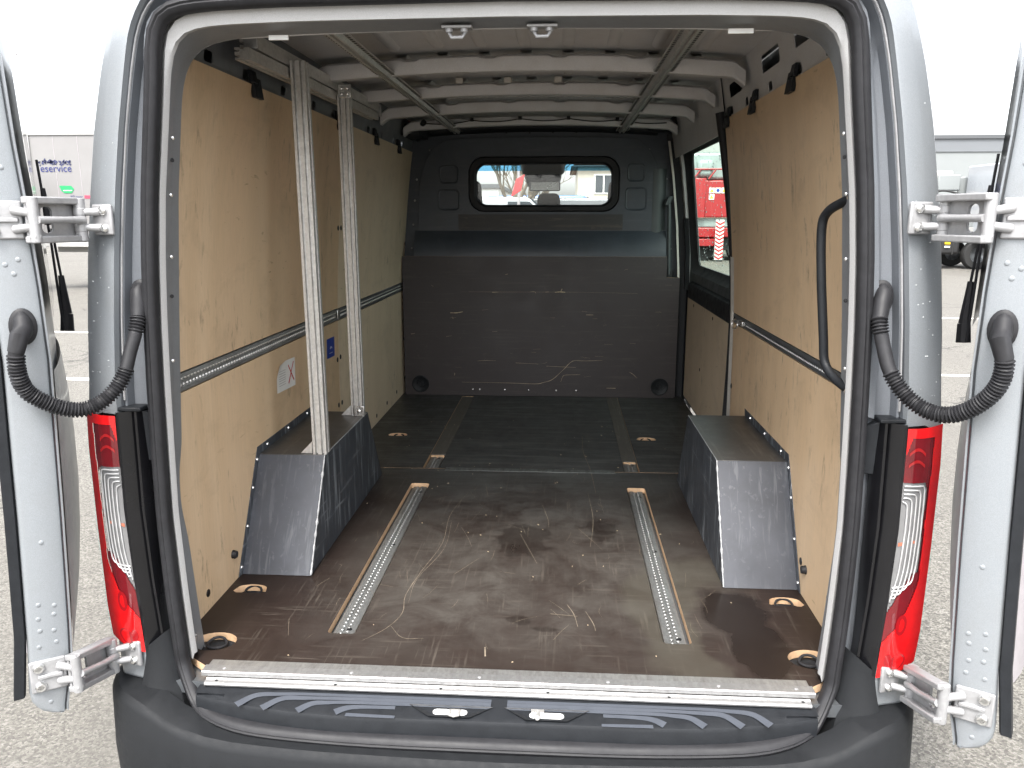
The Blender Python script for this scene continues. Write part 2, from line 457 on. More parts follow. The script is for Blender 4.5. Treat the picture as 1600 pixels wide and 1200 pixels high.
class MB:
    def __init__(self):
        self.v, self.f, self.mi = [], [], []
    def add(self, vs, fs, mi=0):
        k = len(self.v)
        self.v += [tuple(p) for p in vs]
        self.f += [tuple(i + k for i in f) for f in fs]
        self.mi += [mi] * len(fs)
        return self
    def box(self, x0, x1, y0, y1, z0, z1, mi=0):
        return self.hexa([(x0, y0, z0), (x1, y0, z0), (x1, y1, z0), (x0, y1, z0), (x0, y0, z1), (x1, y0, z1), (x1, y1, z1), (x0, y1, z1)], mi)
    def hexa(self, p, mi=0):
        return self.add(p, [(0, 3, 2, 1), (4, 5, 6, 7), (0, 1, 5, 4), (1, 2, 6, 5), (2, 3, 7, 6), (3, 0, 4, 7)], mi)
    def obox(self, c, ux, uy, uz, mi=0):
        """box centred at c with half-axis vectors"""
        c, ux, uy, uz = Vector(c), Vector(ux), Vector(uy), Vector(uz)
        return self.hexa([c - ux - uy - uz, c + ux - uy - uz, c + ux + uy - uz, c - ux + uy - uz, c - ux - uy + uz, c + ux - uy + uz, c + ux + uy + uz, c - ux + uy + uz], mi)
    def loft(self, loops, closed=False, mi=0, caps=False):
        n = len(loops[0])
        vs = [p for lp in loops for p in lp]
        fs = []
        for i in range(len(loops) - 1):
            for j in range(n if closed else n - 1):
                a, b = i * n + j, i * n + (j + 1) % n
                fs.append((a, b, b + n, a + n))
        if caps:
            fs.append(tuple(range(n))[::-1])
            fs.append(tuple(range((len(loops) - 1) * n, len(loops) * n)))
        return self.add(vs, fs, mi)
    def tube(self, path, r, n=10, mi=0, caps=True, flat=None):
        path = [Vector(p) for p in path]
        loops = []
        prev = None
        for i, p in enumerate(path):
            t = (path[min(i + 1, len(path) - 1)] - path[max(i - 1, 0)]).normalized()
            if prev is None:
                ref = Vector((0, 0, 1)) if abs(t.z) < 0.9 else Vector((0, 1, 0))
                u = t.cross(ref).normalized()
            else:
                u = (prev - t * prev.dot(t)).normalized()
            prev = u
            w = t.cross(u)
            rr = r[i] if isinstance(r, (list, tuple)) else r
            loops.append([p + (u * math.cos(2 * math.pi * k / n) + w * math.sin(2 * math.pi * k / n)) * rr for k in range(n)])
        return self.loft(loops, True, mi, caps)
    def cyl(self, a, b, r, n=14, mi=0, r2=None):
        return self.tube([a, b], [r, r if r2 is None else r2], n, mi)
    def dome(self, c, nrm, r, h, n=10, mi=0):
        """low rounded head, such as a rivet or bolt"""
        c, nrm = Vector(c), Vector(nrm).normalized()
        return self.tube([c, c + nrm * h * 0.6, c + nrm * h], [r, r * 0.85, r * 0.35], n, mi)
    def prism(self, poly, depth, mi=0):
        """poly: list of 3-d points in a plane, extruded by vector depth"""
        d = Vector(depth)
        p = [Vector(q) for q in poly]
        n = len(p)
        return self.add(p + [q + d for q in p], [tuple(range(n))[::-1], tuple(range(n, 2 * n))] + [(i, (i + 1) % n, (i + 1) % n + n, i + n) for i in range(n)], mi)
    def mesh(self, name, fix=True):
        me = bpy.data.meshes.new(name)
        me.from_pydata(self.v, [], self.f)
        me.polygons.foreach_set('material_index', self.mi)
        if fix:
            bm = bmesh.new()
            bm.from_mesh(me)
            bmesh.ops.recalc_face_normals(bm, faces=bm.faces)
            bm.to_mesh(me)
            bm.free()
        return me
    def build(self, name, mat, parent=None, smooth=35, bevel=0.0, segs=2):
        return link(name, self.mesh(name), mat, parent, smooth, bevel, segs)

def curve_mesh(loops2d, thick):
    """filled 2-d outline with holes -> mesh slab, centred on its plane"""
    cu = bpy.data.curves.new('tmp', 'CURVE')
    cu.dimensions = '2D'
    cu.fill_mode = 'BOTH'
    cu.extrude = thick / 2
    for lp in loops2d:
        s = cu.splines.new('POLY')
        s.points.add(len(lp) - 1)
        for i, (x, y) in enumerate(lp):
            s.points[i].co = (x, y, 0, 1)
        s.use_cyclic_u = True
    ob = bpy.data.objects.new('tmp', cu)
    COL.objects.link(ob)
    me = bpy.data.meshes.new_from_object(ob)
    bpy.data.objects.remove(ob)
    bpy.data.curves.remove(cu)
    bm = bmesh.new()
    bm.from_mesh(me)
    bmesh.ops.remove_doubles(bm, verts=bm.verts, dist=1e-5)
    bmesh.ops.recalc_face_normals(bm, faces=bm.faces)
    bm.to_mesh(me)
    bm.free()
    me.materials.clear()
    return me

def plate(name, loops2d, thick, fn, mat, parent=None, edge=None, smooth=30, bevel=0.0):
    """fn(u, v, w) maps the flat slab into the van; edge = material of the cut edges"""
    me = curve_mesh(loops2d, thick)
    if edge:
        me.materials.append(M[mat]); me.materials.append(M[edge])
        for p in me.polygons:
            p.material_index = 1 if abs(p.normal.z) < 0.5 else 0
    for v in me.vertices:
        v.co = fn(*v.co)
    bm = bmesh.new()
    bm.from_mesh(me)
    bmesh.ops.recalc_face_normals(bm, faces=bm.faces)
    bm.to_mesh(me)
    bm.free()
    return link(name, me, mat, parent, smooth, bevel)

def text_mesh(s, size, thick=0.0):
    cu = bpy.data.curves.new('tmp', 'FONT')
    cu.body = s
    cu.size = size
    cu.extrude = thick
    ob = bpy.data.objects.new('tmp', cu)
    COL.objects.link(ob)
    me = bpy.data.meshes.new_from_object(ob)
    bpy.data.objects.remove(ob)
    bpy.data.curves.remove(cu)
    me.materials.clear()
    return me

def rrect(x0, x1, y0, y1, r, n=6):
    pts = []
    for cx, cy, a in ((x1 - r, y1 - r, 0), (x0 + r, y1 - r, 90), (x0 + r, y0 + r, 180), (x1 - r, y0 + r, 270)):
        for i in range(n + 1):
            t = R(a + 90 * i / n)
            pts.append((cx + r * math.cos(t), cy + r * math.sin(t)))
    return pts

def circ(cx, cy, r, n=20, ry=None):
    return [(cx + r * math.cos(2 * math.pi * i / n), cy + (ry or r) * math.sin(2 * math.pi * i / n)) for i in range(n)]

def interp(tab, x):
    if x <= tab[0][0]: return tab[0][1]
    for (a, u), (b, v) in zip(tab, tab[1:]):
        if x <= b: return u + (v - u) * (x - a) / (b - a)
    return tab[-1][1]

def crom(pts, k=6):
    """Catmull-Rom through 3-d points"""
    p = [Vector(q) for q in pts]
    p = [p[0] * 2 - p[1]] + p + [p[-1] * 2 - p[-2]]
    out = []
    for i in range(1, len(p) - 2):
        for j in range(k):
            t = j / k
            out.append(0.5 * ((2 * p[i]) + (-p[i - 1] + p[i + 1]) * t + (2 * p[i - 1] - 5 * p[i] + 4 * p[i + 1] - p[i + 2]) * t * t + (-p[i - 1] + 3 * p[i] - 3 * p[i + 1] + p[i + 2]) * t ** 3))
    out.append(p[-2])
    return out

GROUND = -0.68

# ------------------------------------------------------------------ ground
g = MB()
xs = [-1500, -300, -60, -20, -6, 6, 20, 60, 300, 1500]
ys = [-1500, -200, -20, -6, 8, 30, 80, 300, 1500]
g.loft([[(x, y, GROUND) for x in xs] for y in ys])
tag(g.build('asphalt_ground', 'asphalt'), kind='structure')
for i, (x0, x1, y0, y1) in enumerate([(-9.5, -2.2, 6.8, 6.95), (-14, -3.5, 10.4, 10.55), (4.5, 16, 13.0, 13.15), (2.4, 9.0, 7.6, 7.72)]):
    tag(MB().add([(x0, y0, GROUND + .004), (x1, y0 - .3, GROUND + .004), (x1, y1 - .3, GROUND + .004), (x0, y1, GROUND + .004)], [(0, 1, 2, 3)]).build('road_marking', 'lane'), kind='structure')

# ================================================================== THE VAN
van = empty('cargo_van', (0, 1.6, GROUND))
tag(van, 'silver cargo van with plywood lined load space and both rear doors swung open', 'van')

def wx(z):
    """half width of the load space lining at height z"""
    return interp([(-0.1, 0.905), (0.0, 0.905), (0.45, 0.902), (0.75, 0.895), (1.0, 0.880), (1.25, 0.856), (1.45, 0.832), (1.56, 0.816), (1.75, 0.78)], z)

# ---- nested contours of the rear opening (half width, height) from bottom to top centre
OA = [(1.030, 0.40), (1.020, .68), (1.012, .745), (.997, .90), (.978, 1.06), (.955, 1.205), (.930, 1.345), (.900, 1.47), (.874, 1.555), (.845, 1.63), (.80, 1.70), (.70, 1.765), (.5, 1.805), (0, 1.82)]
OB = [(.930, .40), (.925, .678), (.922, .757), (.908, .91), (.891, 1.06), (.873, 1.203), (.85, 1.341), (.826, 1.459), (.808, 1.54), (.785, 1.59), (.75, 1.635), (.68, 1.672), (.5, 1.693), (0, 1.705)]
OC = [(.918, .40), (.915, .68), (.912, .753), (.90, .909), (.884, 1.059), (.865, 1.204), (.843, 1.344), (.819, 1.463), (.797, 1.55), (.77, 1.60), (.72, 1.64), (.6, 1.668), (0, 1.685)]
OD = [(.866, .0), (.866, .683), (.864, .748), (.856, .905), (.842, 1.057), (.826, 1.204), (.806, 1.346), (.783, 1.484), (.770, 1.551), (.752, 1.59), (.71, 1.62), (.62, 1.643), (0, 1.660)]
OE = [(.790, -.30), (.824, -.12), (.833, -.041), (.838, -.004), (.845, .1), (.850, .25), (.850, .423), (.848, .591), (.842, .752), (.835, .908), (.825, 1.058), (.811, 1.204), (.793, 1.344), (.777, 1.47), (.772, 1.535), (.764, 1.568), (.745, 1.594), (.71, 1.609), (.64, 1.618), (.5, 1.624), (0, 1.630)]
OF = [(.740, -.30), (.786, -.12), (.800, -.046), (.805, -.008), (.809, .066), (.815, .2), (.821, .42), (.816, .588), (.811, .75), (.804, .907), (.794, 1.058), (.780, 1.204), (.760, 1.345), (.743, 1.47), (.738, 1.53), (.729, 1.560), (.707, 1.580), (.665, 1.589), (.6, 1.593), (.45, 1.597), (0, 1.600)]
OH = [(.80, -.30), (.815, -.12), (.822, -.06), (.828, .02), (.832, .094), (.838, .2), (.843, .298), (.855, .39), (.852, .485), (.838, .564), (.826, .733), (.814, .897), (.801, 1.054), (.788, 1.207), (.769, 1.354), (.758, 1.445), (.738, 1.505), (.695, 1.545), (.61, 1.560), (.45, 1.567), (0, 1.574)]
OM = None
OC0 = (0.30, 0.80)
def ray_hit(tab, ang):
    dx, dz = math.cos(ang), math.sin(ang)
    best = None
    for (x0, z0), (x1, z1) in zip(tab, tab[1:]):
        ex, ez = x1 - x0, z1 - z0
        den = dx * ez - dz * ex
        if abs(den) < 1e-9: continue
        t = ((x0 - OC0[0]) * ez - (z0 - OC0[1]) * ex) / den
        u = ((x0 - OC0[0]) * dz - (z0 - OC0[1]) * dx) / den
        if t > 0 and -1e-6 <= u <= 1 + 1e-6:
            if best is None or t > best: best = t
    return best
def half(tab, a0, N=90):
    """sample a contour by angle, bottom to top centre"""
    out = []
    ztop = tab[-1][1]
    a1 = math.pi / 2 + math.atan2(OC0[0], ztop - OC0[1])
    for i in range(N + 1):
        a = a0 + (a1 - a0) * i / N
        if i == N:
            out.append((0.0, ztop)); continue
        t = ray_hit(tab, a)
        out.append((OC0[0] + t * math.cos(a), OC0[1] + t * math.sin(a)))
    for _ in range(1):      # ease the corners of the traced polyline
        out = [out[0]] + [((out[i - 1][0] + 2 * out[i][0] + out[i + 1][0]) / 4, (out[i - 1][1] + 2 * out[i][1] + out[i + 1][1]) / 4) for i in range(1, N)] + [out[-1]]
    return out
def full(tab, a0, y, N=90, dx=0.0, dz=0.0):
    h = half(tab, a0, N)
    yy = y if callable(y) else (lambda z: y)
    k = 1.014 if (tab is OE or tab is OF or tab is OH or tab is OM) else 1.0    # the left side stands a touch wider
    return [(-x * k - dx, yy(z), z + dz) for x, z in h] + [(x + dx, yy(z), z + dz) for x, z in h[-2::-1]]
def shrink(tab, d):
    return [(max(0, x - d) if x > 0 else 0, z - (d if z > 1.4 else 0)) for x, z in tab]

aU = math.atan2(0.685 - 0.80, 0.62)       # upper start, above the lamps
aL = math.atan2(-0.10 - 0.80, 0.51)       # lower start, at the sill
b = MB()
b.loft([full(OA, aU, 0.60, dx=0.03), full(OA, aU, 0.14, dx=0.016), full(OA, aU, 0.060, dx=.006), full(OA, aU, 0.042), full(OA, aU, 0.034, dx=-.006),
        full(OB, aU, 0.018, dx=.046), full(OB, aU, 0.015, dx=.042), full(OB, aU, 0.003, dx=0.005), full(OB, aU, 0.002), full(OB, aU, 0.016, dx=-.004)])
corner = b.build('corner_panel', 'silver', van, 50)
b = MB()
b.loft([full(OB, aU, 0.016, dx=-.004), full(OB, aU, 0.030, dx=-.006), full(OC, aU, 0.030, dx=.003), full(OC, aU, 0.024), full(OC, aU, 0.026, dx=-.004), full(OC, aU, 0.050, dx=-.010), full(OD, aU, 0.056, dx=.012), full(OD, aU, 0.050), full(OD, aU, 0.030, dx=-.003), full(OE, aU, 0.028, dx=.004), full(OE, aU, 0.045)])
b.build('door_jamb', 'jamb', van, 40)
# sheet-metal rain-channel seam, a pale bead of sealant
for s in (0, 1):
    b = MB()
    h = half(OC, aU, 90)[2:62]
    b.tube([((-x if s == 0 else x), 0.022 + 0.001 * mnoise.noise((z * 9, s, 0)), z) for x, z in h], 0.0028, 6)
    b.build('seam_sealant', 'cast', van)
aF = math.atan2(0.005 - 0.80, 0.51)
def mid_tab():
    out = []
    for x, z in OF:
        k = min(1, max(0, (z - 1.47) / .10))
        out.append((max(0, x - .009 - .010 * k) if x > 0 else 0, z - .028 * k))
    return out
OM = mid_tab()
b = MB()
b.loft([full(OE, aF, 0.045), full(OE, aF, 0.055, dx=-.012), full(OF, aF, 0.055, dx=.012), full(OF, aF, 0.044, dx=.002), full(OF, aF, 0.040, dx=-.003), full(OM, aF, 0.046, dx=.003), full(OM, aF, 0.056)])
b.build('frame_flange', 'flange', van, 40)
b = MB()
b.loft([full(OM, aF, 0.056), full(OM, aF, 0.062, dx=.001), full(OH, aF, 0.105, dx=-.004), full(OH, aF, 0.125), full(OH, aF, 0.160, dx=.003)])
b.build('inner_door_frame', 'jamb_in', van, 40)
# closing skin from the frame to the lining and roof
def kfull(y):
    h = half(OH, aL, 90)
    pts = []
    for x, z in h:
        if z < 1.50: pts.append((wx(z) + 0.012, y, z))
        else:
            k = min(1, (z - 1.50) / 0.045)
            pts.append((x + (wx(1.5) + 0.012 - x) * (1 - k) + 0.05 * k * (x > 0.05), y, z + 0.15 * k))
    pts[-1] = (0, y, pts[-2][2])
    return [(-x, yy, z) for x, yy, z in pts] + pts[-2::-1]
b = MB()
b.loft([full(OH, aL, 0.160, dx=.003), kfull(0.19)])
b.build('frame_return', 'primer', van, 40)

# rubber door seal round the opening and under the threshold
h = half(OE, aL, 90); h2 = half(OF, aL, 90)
mid = [((a[0] + c[0]) / 2, 0.024, (a[1] + c[1]) / 2) for a, c in zip(h, h2)]
low = [(0.0, -.108, -.100), (.30, -.106, -.100), (.50, -.096, -.099), (.62, -.082, -.097), (.70, -.058, -.093), (.755, -.030, -.084), (.785, -.006, -.062)]
halfpath = [Vector(p) for p in low] + [Vector(p) for p in mid if p[2] > -0.03]
halfpath = crom(halfpath[:14], 3)[:-1] + halfpath[13:]
loopR = halfpath
loopL = [Vector((-p.x * 1.014, p.y, p.z)) for p in halfpath][::-1]
seal_path = loopL[:-1] + loopR
def ribbon_tube(path, prof):
    """sweep a cross-section (out, back) along a closed-plane path round the opening"""
    loops = []
    c0 = Vector((0, 0, 0.75))
    for i, p in enumerate(path):
        t = (path[min(i + 1, len(path) - 1)] - path[max(i - 1, 0)]).normalized()
        bk = Vector((0, -1, 0))
        o = t.cross(bk).normalized()
        if o.dot(p - c0) < 0: o = -o
        loops.append([p + o * a + bk * q for a, q in prof])
    return loops
prof = [(-.016, -.012), (-.0165, .004), (-.012, .013), (-.004, .017), (.000, .0135), (.004, .0165), (.011, .014), (.0155, .006), (.016, -.012)]
b = MB(); b.loft(ribbon_tube(seal_path, prof))
b.build('door_seal', 'rubber', van, 50)

# rain drops standing on the corner panels
b = MB()
hA, hB = half(OA, aU, 90), half(OB, aU, 90)
for _ in range(90):
    i = rng.randrange(2, 62); t = rng.uniform(.06, .9); s = rng.choice((-1, 1))
    x = hA[i][0] + (hB[i][0] + .005 - hA[i][0]) * t; z = hA[i][1] + (hB[i][1] - hA[i][1]) * t
    b.dome((s * x, interp([(0, .038), (.5, .0165), (1, .003)], t), z), (0, -1, 0), rng.choice((.0008, .0011, .0016)), .0008, 6)
o = b.build('rain_drops', 'drop', van); o['kind'] = 'stuff'
# small round holes and spot welds along the inner frame
b = MB()
for s in (-1, 1):
    for z in (1.33, 1.20, 1.055, 0.80, 0.535, 0.37, 0.05):
        x = (interp([(zz, xx) for xx, zz in OH], z) - 0.012) * (1.014 if s < 0 else 1)
        c = Vector((s * x, 0.092, z))
        MB().dome(c, (-s * 0.75, -0.66, 0), 0.0048, 0.003, 8).build('spot_weld', 'chrome', van)
for s in (-1, 1):
    for z in (1.28, 0.96, 0.455):
        x = (interp([(zz, xx) for xx, zz in OH], z) - 0.012) * (1.014 if s < 0 else 1)
        MB().dome((s * x, 0.092, z), (-s * 0.75, -0.66, 0), 0.005, 0.0015, 8).build('frame_hole', 'hole', van)

# ---- rear header: latch strikers and the beam's thin inner lip
hx = [i / 20 * 1.24 - 0.62 for i in range(21)]
b = MB()
b.loft([[(x, 0.150, 1.584 - 0.035 * x * x), (x, 0.150, 1.578 - 0.035 * x * x), (x, 0.172, 1.574 - 0.035 * x * x), (x, 0.190, 1.584 - 0.035 * x * x), (x, 0.190, 1.70)] for x in hx])
b.build('header_lip', 'primer', van, 30)
for cx in (-.100, .090):
    st = MB()
    st.box(cx - .034, cx + .034, .088, .118, 1.560, 1.566)
    for dx in (-.018, .016):
        st.cyl((cx + dx, .10, 1.566), (cx + dx, .10, 1.552), .009, 12)
    st.tube([(cx - .02, .10, 1.555), (cx - .012, .095, 1.541), (cx + .012, .095, 1.541), (cx + .02, .10, 1.555)], .0045, 8)
    st.build('latch_striker', 'cast', van, 40, .0015)
for x0, x1 in ((-.535, -.49), (.50, .555)):
    MB().box(x0, x1, .112, .118, 1.545, 1.555).build('header_sticker', 'white', van)

# ---- roof skin and cross bows
def rz(x): return -0.052 * x * x
xs = [i / 24 * 1.72 - 0.86 for i in range(25)]
b = MB()
b.loft([[(x, y, 1.748 + rz(x)) for x in xs] for y in (0.10, 1.0, 2.0, 3.0, 3.6, 4.4)])
b.build('roof_skin', 'primer', van, 60)
b = MB()
xo = [i / 24 * 1.9 - 0.95 for i in range(25)]
b.loft([[(x, y, 1.83 - 0.09 * x ** 4) for x in xo] for y in (0.12, 2.2, 4.3)])
b.build('roof_outer', 'silver', van, 60)
# long shallow swages pressed in the roof
for k in range(9):
    x = -0.62 + k * 0.155
    b = MB()
    for y0, y1 in ((0.30, 1.18), (1.30, 1.74), (1.86, 2.26), (2.38, 2.84)):
        prof_ = [(-.026, .010), (-.016, -.004), (.016, -.004), (.026, .010)]
        b.loft([[(x + dx, y, 1.748 + rz(x) - .004 + dz) for dx, dz in prof_] for y in (y0, y1)])
    b.build('roof_swage', 'primer', van, 60)
def roof_bow(y, zb, h, w=0.055, xe=0.785):
    n = 110
    loops = []
    for i in range(n + 1):
        x = -xe + 2 * xe * i / n
        e = abs(x) / xe
        z0 = zb + rz(x) - (0.028 * max(0, (e - .94) / .06) ** 1.2)
        dent = sum(.007 * min(1, max(0, (.034 - abs(x - q)) / .012)) for q in (-.42, -.13, .12, .40))
        tz = z0 + h - dent
        loops.append([(x, y + .020, tz + .006), (x, y + 0.002, tz), (x, y - 0.004, tz - .006), (x, y - .002, z0 + .008), (x, y + .004, z0), (x, y + w - .01, z0), (x, y + w, z0 + .006), (x, y + w + .01, tz), (x, y + w + .024, tz + .006)])
    m = MB(); m.loft(loops)
    o = m.build('roof_bow', 'primer', van, 35)
    hb = MB()
    for i in range(int(1.1 / .022)):
        x = -.55 + i * .022
        hb.box(x - .0045, x + .0045, y + w + .028, y + w + .0285, zb + h + rz(x) - .004, zb + h + rz(x) + .003)
    return o
for y, zb, hh in ((1.235, 1.667, .054), (1.80, 1.667, .050), (2.33, 1.664, .052), (2.92, 1.664, .050)):
    roof_bow(y, zb, hh)
# pale rubber buffers between bow and skin
for cx in (-.31, -.10, .115):
    MB().obox((cx, 1.775, 1.722), (.016, 0, 0), (0, .010, 0), (0, 0, .012)).build('roof_buffer', 'foam', van, 40, .005)
# bright strip of light alloy behind the third bow
b = MB()
b.loft([[(x, 2.12 + .0, 1.700 + rz(x)), (x, 2.15, 1.697 + rz(x)), (x, 2.15, 1.712 + rz(x))] for x in [i / 20 * .9 - .42 for i in range(21)]])
b.build('roof_strip', 'alu', van, 30)
# cable looped along the last bow
pts = []
for i in range(31):
    x = -.66 + 1.38 * i / 30
    pts.append((x, 2.895, 1.695 + rz(x) - .012 * abs(math.sin(i * .52)) ))
MB().tube(crom(pts, 3), .0035, 6).build('roof_cable', 'rubber', van)
for i in (6, 12, 18, 24):
    p = pts[i]
    MB().obox((p[0], 2.905, p[2] + .006), (.010, 0, 0), (0, .008, 0), (0, 0, .010)).build('cable_clip', 'plastic', van, 40, .002)

# ---- ceiling lashing rails running front to back
def hat_rail(x, z, y0, y1, s):
    p = MB()
    prof = [(-.036, .012), (-.036, .008), (-.020, .008), (-.014, -.004), (-.006, -.004), (-.004, .004), (.004, .004), (.006, -.004), (.014, -.004), (.020, .008), (.036, .008), (.036, .012)]
    p.loft([[(x + a, y, z + c) for a, c in prof] for y in (y0, y1)], True, 0, True)
    o = p.build('ceiling_rail', 'alu', van, 30)
    hb = MB()
    k = int((y1 - y0) / .025)
    for i in range(k):
        yy = y0 + .012 + i * .025
        for dx in (-.028, .028):
            hb.prism([(x + dx - .0045, yy - .006, z + .0076), (x + dx + .0045, yy - .006, z + .0076), (x + dx + .0045, yy + .006, z + .0076), (x + dx - .0045, yy + .006, z + .0076)], (0, 0, -.0004))
    q = hb.build('rail_slot', 'hole', o); q['kind'] = 'stuff'
hat_rail(-.512, 1.650, .17, 3.22, -1)
hat_rail(.495, 1.650, .17, 3.24, 1)
# thin galvanised plate at the roof edge to the right of the rail
MB().box(.64, .83, .20, .27, 1.648, 1.652).build('roof_gusset', 'galv', van, 30, .001)

# ---- steel side rails above the lining, with slots
def side_fn(s):
    def f(u, v, w):                     # u along Y, v height, w thickness
        return (s * (wx(v) + 0.004 - w), u, v)
    return f
slots_L = [(.424, 1.572, .055, .030), (.687, 1.568, .06, .030), (1.002, 1.570, .05, .028), (1.339, 1.568, .05, .028), (1.60, 1.570, .05, .028), (1.86, 1.57, .05, .028), (2.20, 1.570, .05, .028), (2.48, 1.57, .05, .028), (2.78, 1.57, .05, .028), (3.02, 1.57, .05, .028)]
for s in (-1, 1):
    holes = [rrect(y - a / 2, y + a / 2, z - c / 2, z + c / 2, .010) for y, z, a, c in slots_L if s < 0 or y < 1.8]
    if s > 0:
        holes += [rrect(.56, .70, 1.625, 1.690, .014), rrect(.42, .52, 1.620, 1.690, .03), rrect(.86, 1.08, 1.620, 1.675, .014), rrect(1.38, 1.60, 1.615, 1.665, .014)]
    else:
        holes += [rrect(.86, 1.10, 1.625, 1.675, .014), rrect(1.4, 1.66, 1.625, 1.675, .014), rrect(2.0, 2.4, 1.625, 1.675, .014)]
    plate('side_rail', [[(.13, 1.50), (3.36, 1.50), (3.36, 1.72), (.13, 1.72)]] + holes, .003, side_fn(s), 'jamb' if s < 0 else 'primer', van)  # left rail in the shadow-darkened silver, right one in pale primer
    # outer side skin: closes the wall behind the lining
    zz = [-.10, 0, .4, .745, .90, 1.06, 1.205, 1.345, 1.47, 1.60, 1.72]
    for c0, c1 in ([(.16, 3.55)] if s < 0 else [(.16, 1.80), (3.30, 3.55)]):
        MB().loft([[(s * (wx(z) + .095), y, z) for z in zz] for y in (c0, c1)]).build('side_skin', 'silver', van, 60)
# black clips gripping the top edge of the lining
for s, ys_ in ((-1, (.735, 1.665, 2.33, 2.90)), (1, (.72, 1.20, 1.64))):
    for y in ys_:
        m = MB()
        m.obox((s * (wx(1.545) - .010), y, 1.537), (.007, 0, 0), (0, .032, 0), (s * .004, 0, .030))
        m.obox((s * (wx(1.57) - .008), y - .03, 1.566), (.006, 0, 0), (0, .020, 0), (s * .003, 0, .017))
        m.dome((s * (wx(1.545) - .017), y, 1.548), (-s, 0, 0), .006, .004)
        m.build('lining_clip', 'plastic', van, 40, .004)

# ---- floor: steel pan, two phenolic boards with cut-outs, rails in the slots
MB().box(-.93, .93, -.0, 3.45, -.060, -.026).build('floor_pan', 'darkgalv', van)
def flat(z):
    return lambda u, v, w: (u, v, z + w)
def dwell(cx, cy, s):     # D-shaped ring well
    pts = [(cx + .048 * math.cos(R(a)), cy + .026 * math.sin(R(a))) for a in range(20, 161, 14)]
    return pts + [(cx - .052, cy - .020), (cx - .040, cy - .030), (cx + .040, cy - .030), (cx + .052, cy - .020)]
wells_near = [dwell(-.825, .465, -1), dwell(.835, .482, 1)]
ov = [circ(-.805, .150, .060, 26, .047), circ(.815, .160, .060, 26, .047)]
slots_near = [rrect(-.508, -.427, .213, 1.485, .012), rrect(.434, .512, .216, 1.480, .012)]
nose = [(-.775, .012), (-.83, .075), (-.895, .12)]
plate('floor_board', [[(-.900, .17), (-.84, .075), (-.775, .030), (.775, .030), (.84, .075), (.900, .17), (.900, 1.6925), (-.900, 1.6925)]] + wells_near + ov + slots_near, .022, flat(-.011), 'floor', van, 'plyedge', 30)
slots_far = [rrect(-.497, -.420, 1.700, 3.19, .010), rrect(.442, .512, 1.700, 3.25, .010)]
wells_far = [dwell(-.728, 2.262, -1), dwell(.597, 2.255, 1)]
plate('floor_board', [[(-.900, 1.6945), (.930, 1.6945), (.930, 3.290), (-.900, 3.290)]] + wells_far + slots_far, .022, flat(-.011), 'floor', van, 'plyedge', 30)
# filler strips lying in the front slots
for x0, x1, y0, y1 in ((-.496, -.421, 1.915, 3.188), (.443, .511, 1.86, 3.248)):
    m = MB(); m.box(x0, x1, y0, y1, -.016, -.0012)
    m.build('slot_filler', scratched('grey_filler_strip', (0.085, 0.080, 0.070), (0.22, 0.2, 0.18), .4, .5), van, 30, .001)
    MB().box(x0 + .004, x1 - .004, y0 - .012, y0 - .001, -.020, -.003).build('filler_end', 'plyedge', van, 30, .004)
# cross strip covering the joint between the boards
m = MB(); m.box(-.388, .398, 1.668, 1.708, .0006, .0022)
m.build('joint_strip', galv('worn_joint_strip', (0.27, 0.29, 0.285), .5), van, 30, .0006)
def floor_rail(x, y0, y1):
    m = MB()
    prof = [(-.030, -.020), (-.030, -.012), (-.024, -.010), (-.009, -.0095), (-.005, -.0135), (.005, -.0135), (.009, -.0095), (.024, -.010), (.030, -.012), (.030, -.020)]
    m.loft([[(x + a, y, c) for a, c in prof] for y in (y0, y1)], True, 0, True)
    o = m.build('floor_rail', 'galv', van, 30)
    d = MB()
    k = int((y1 - y0) / .020)
    for i in range(k):
        yy = y0 + .01 + i * .020
        for q in (-1, 1):
            d.dome((x + q * .0085, yy + (q > 0) * .01, -.0098), (0, 0, 1), .0056, .0028, 6)
    t_ = d.build('rail_teeth', 'galv', o, 60); t_['kind'] = 'stuff'
    for yy in [y0 + .03, (y0 + y1) / 2, y1 - .07] if y1 - y0 > .5 else [y1 - .04]:
        MB().cyl((x + .012, yy, -.0096), (x + .012, yy, -.0084), .0075, 10).build('rail_screw', 'screw', o)
floor_rail(-.466, .222, 1.468)
floor_rail(.470, .226, 1.462)
floor_rail(-.459, 1.705, 1.915)
floor_rail(.477, 1.705, 1.860)
# ring wells: black cups with a folded steel ring
for cx, cy, rx in ((-.825, .462, .05), (.835, .478, .05), (-.805, .150, .058), (.815, .160, .058), (-.728, 2.26, .05), (.597, 2.253, .05)):
    m = MB()
    m.loft([[(cx + rr * rx * math.cos(t), cy + rr * rx * .72 * math.sin(t), z) for t in [2 * math.pi * i / 24 for i in range(24)]] for rr, z in ((1.02, -.0215), (.86, -.0225), (.80, -.0248), (.3, -.0255), (.02, -.0255))], True)
    cup = m.build('ring_well', 'plastic', van, 50)
    ring = [(cx + .026 * math.cos(t), cy + .012 + .020 * math.sin(t), -.016 + .010 * max(0, math.sin(t))) for t in [2 * math.pi * i / 20 for i in range(20)]]
    MB().tube(ring + ring[:1], .0038, 8, 0, False).build('lashing_ring_bar', 'rubber', cup)

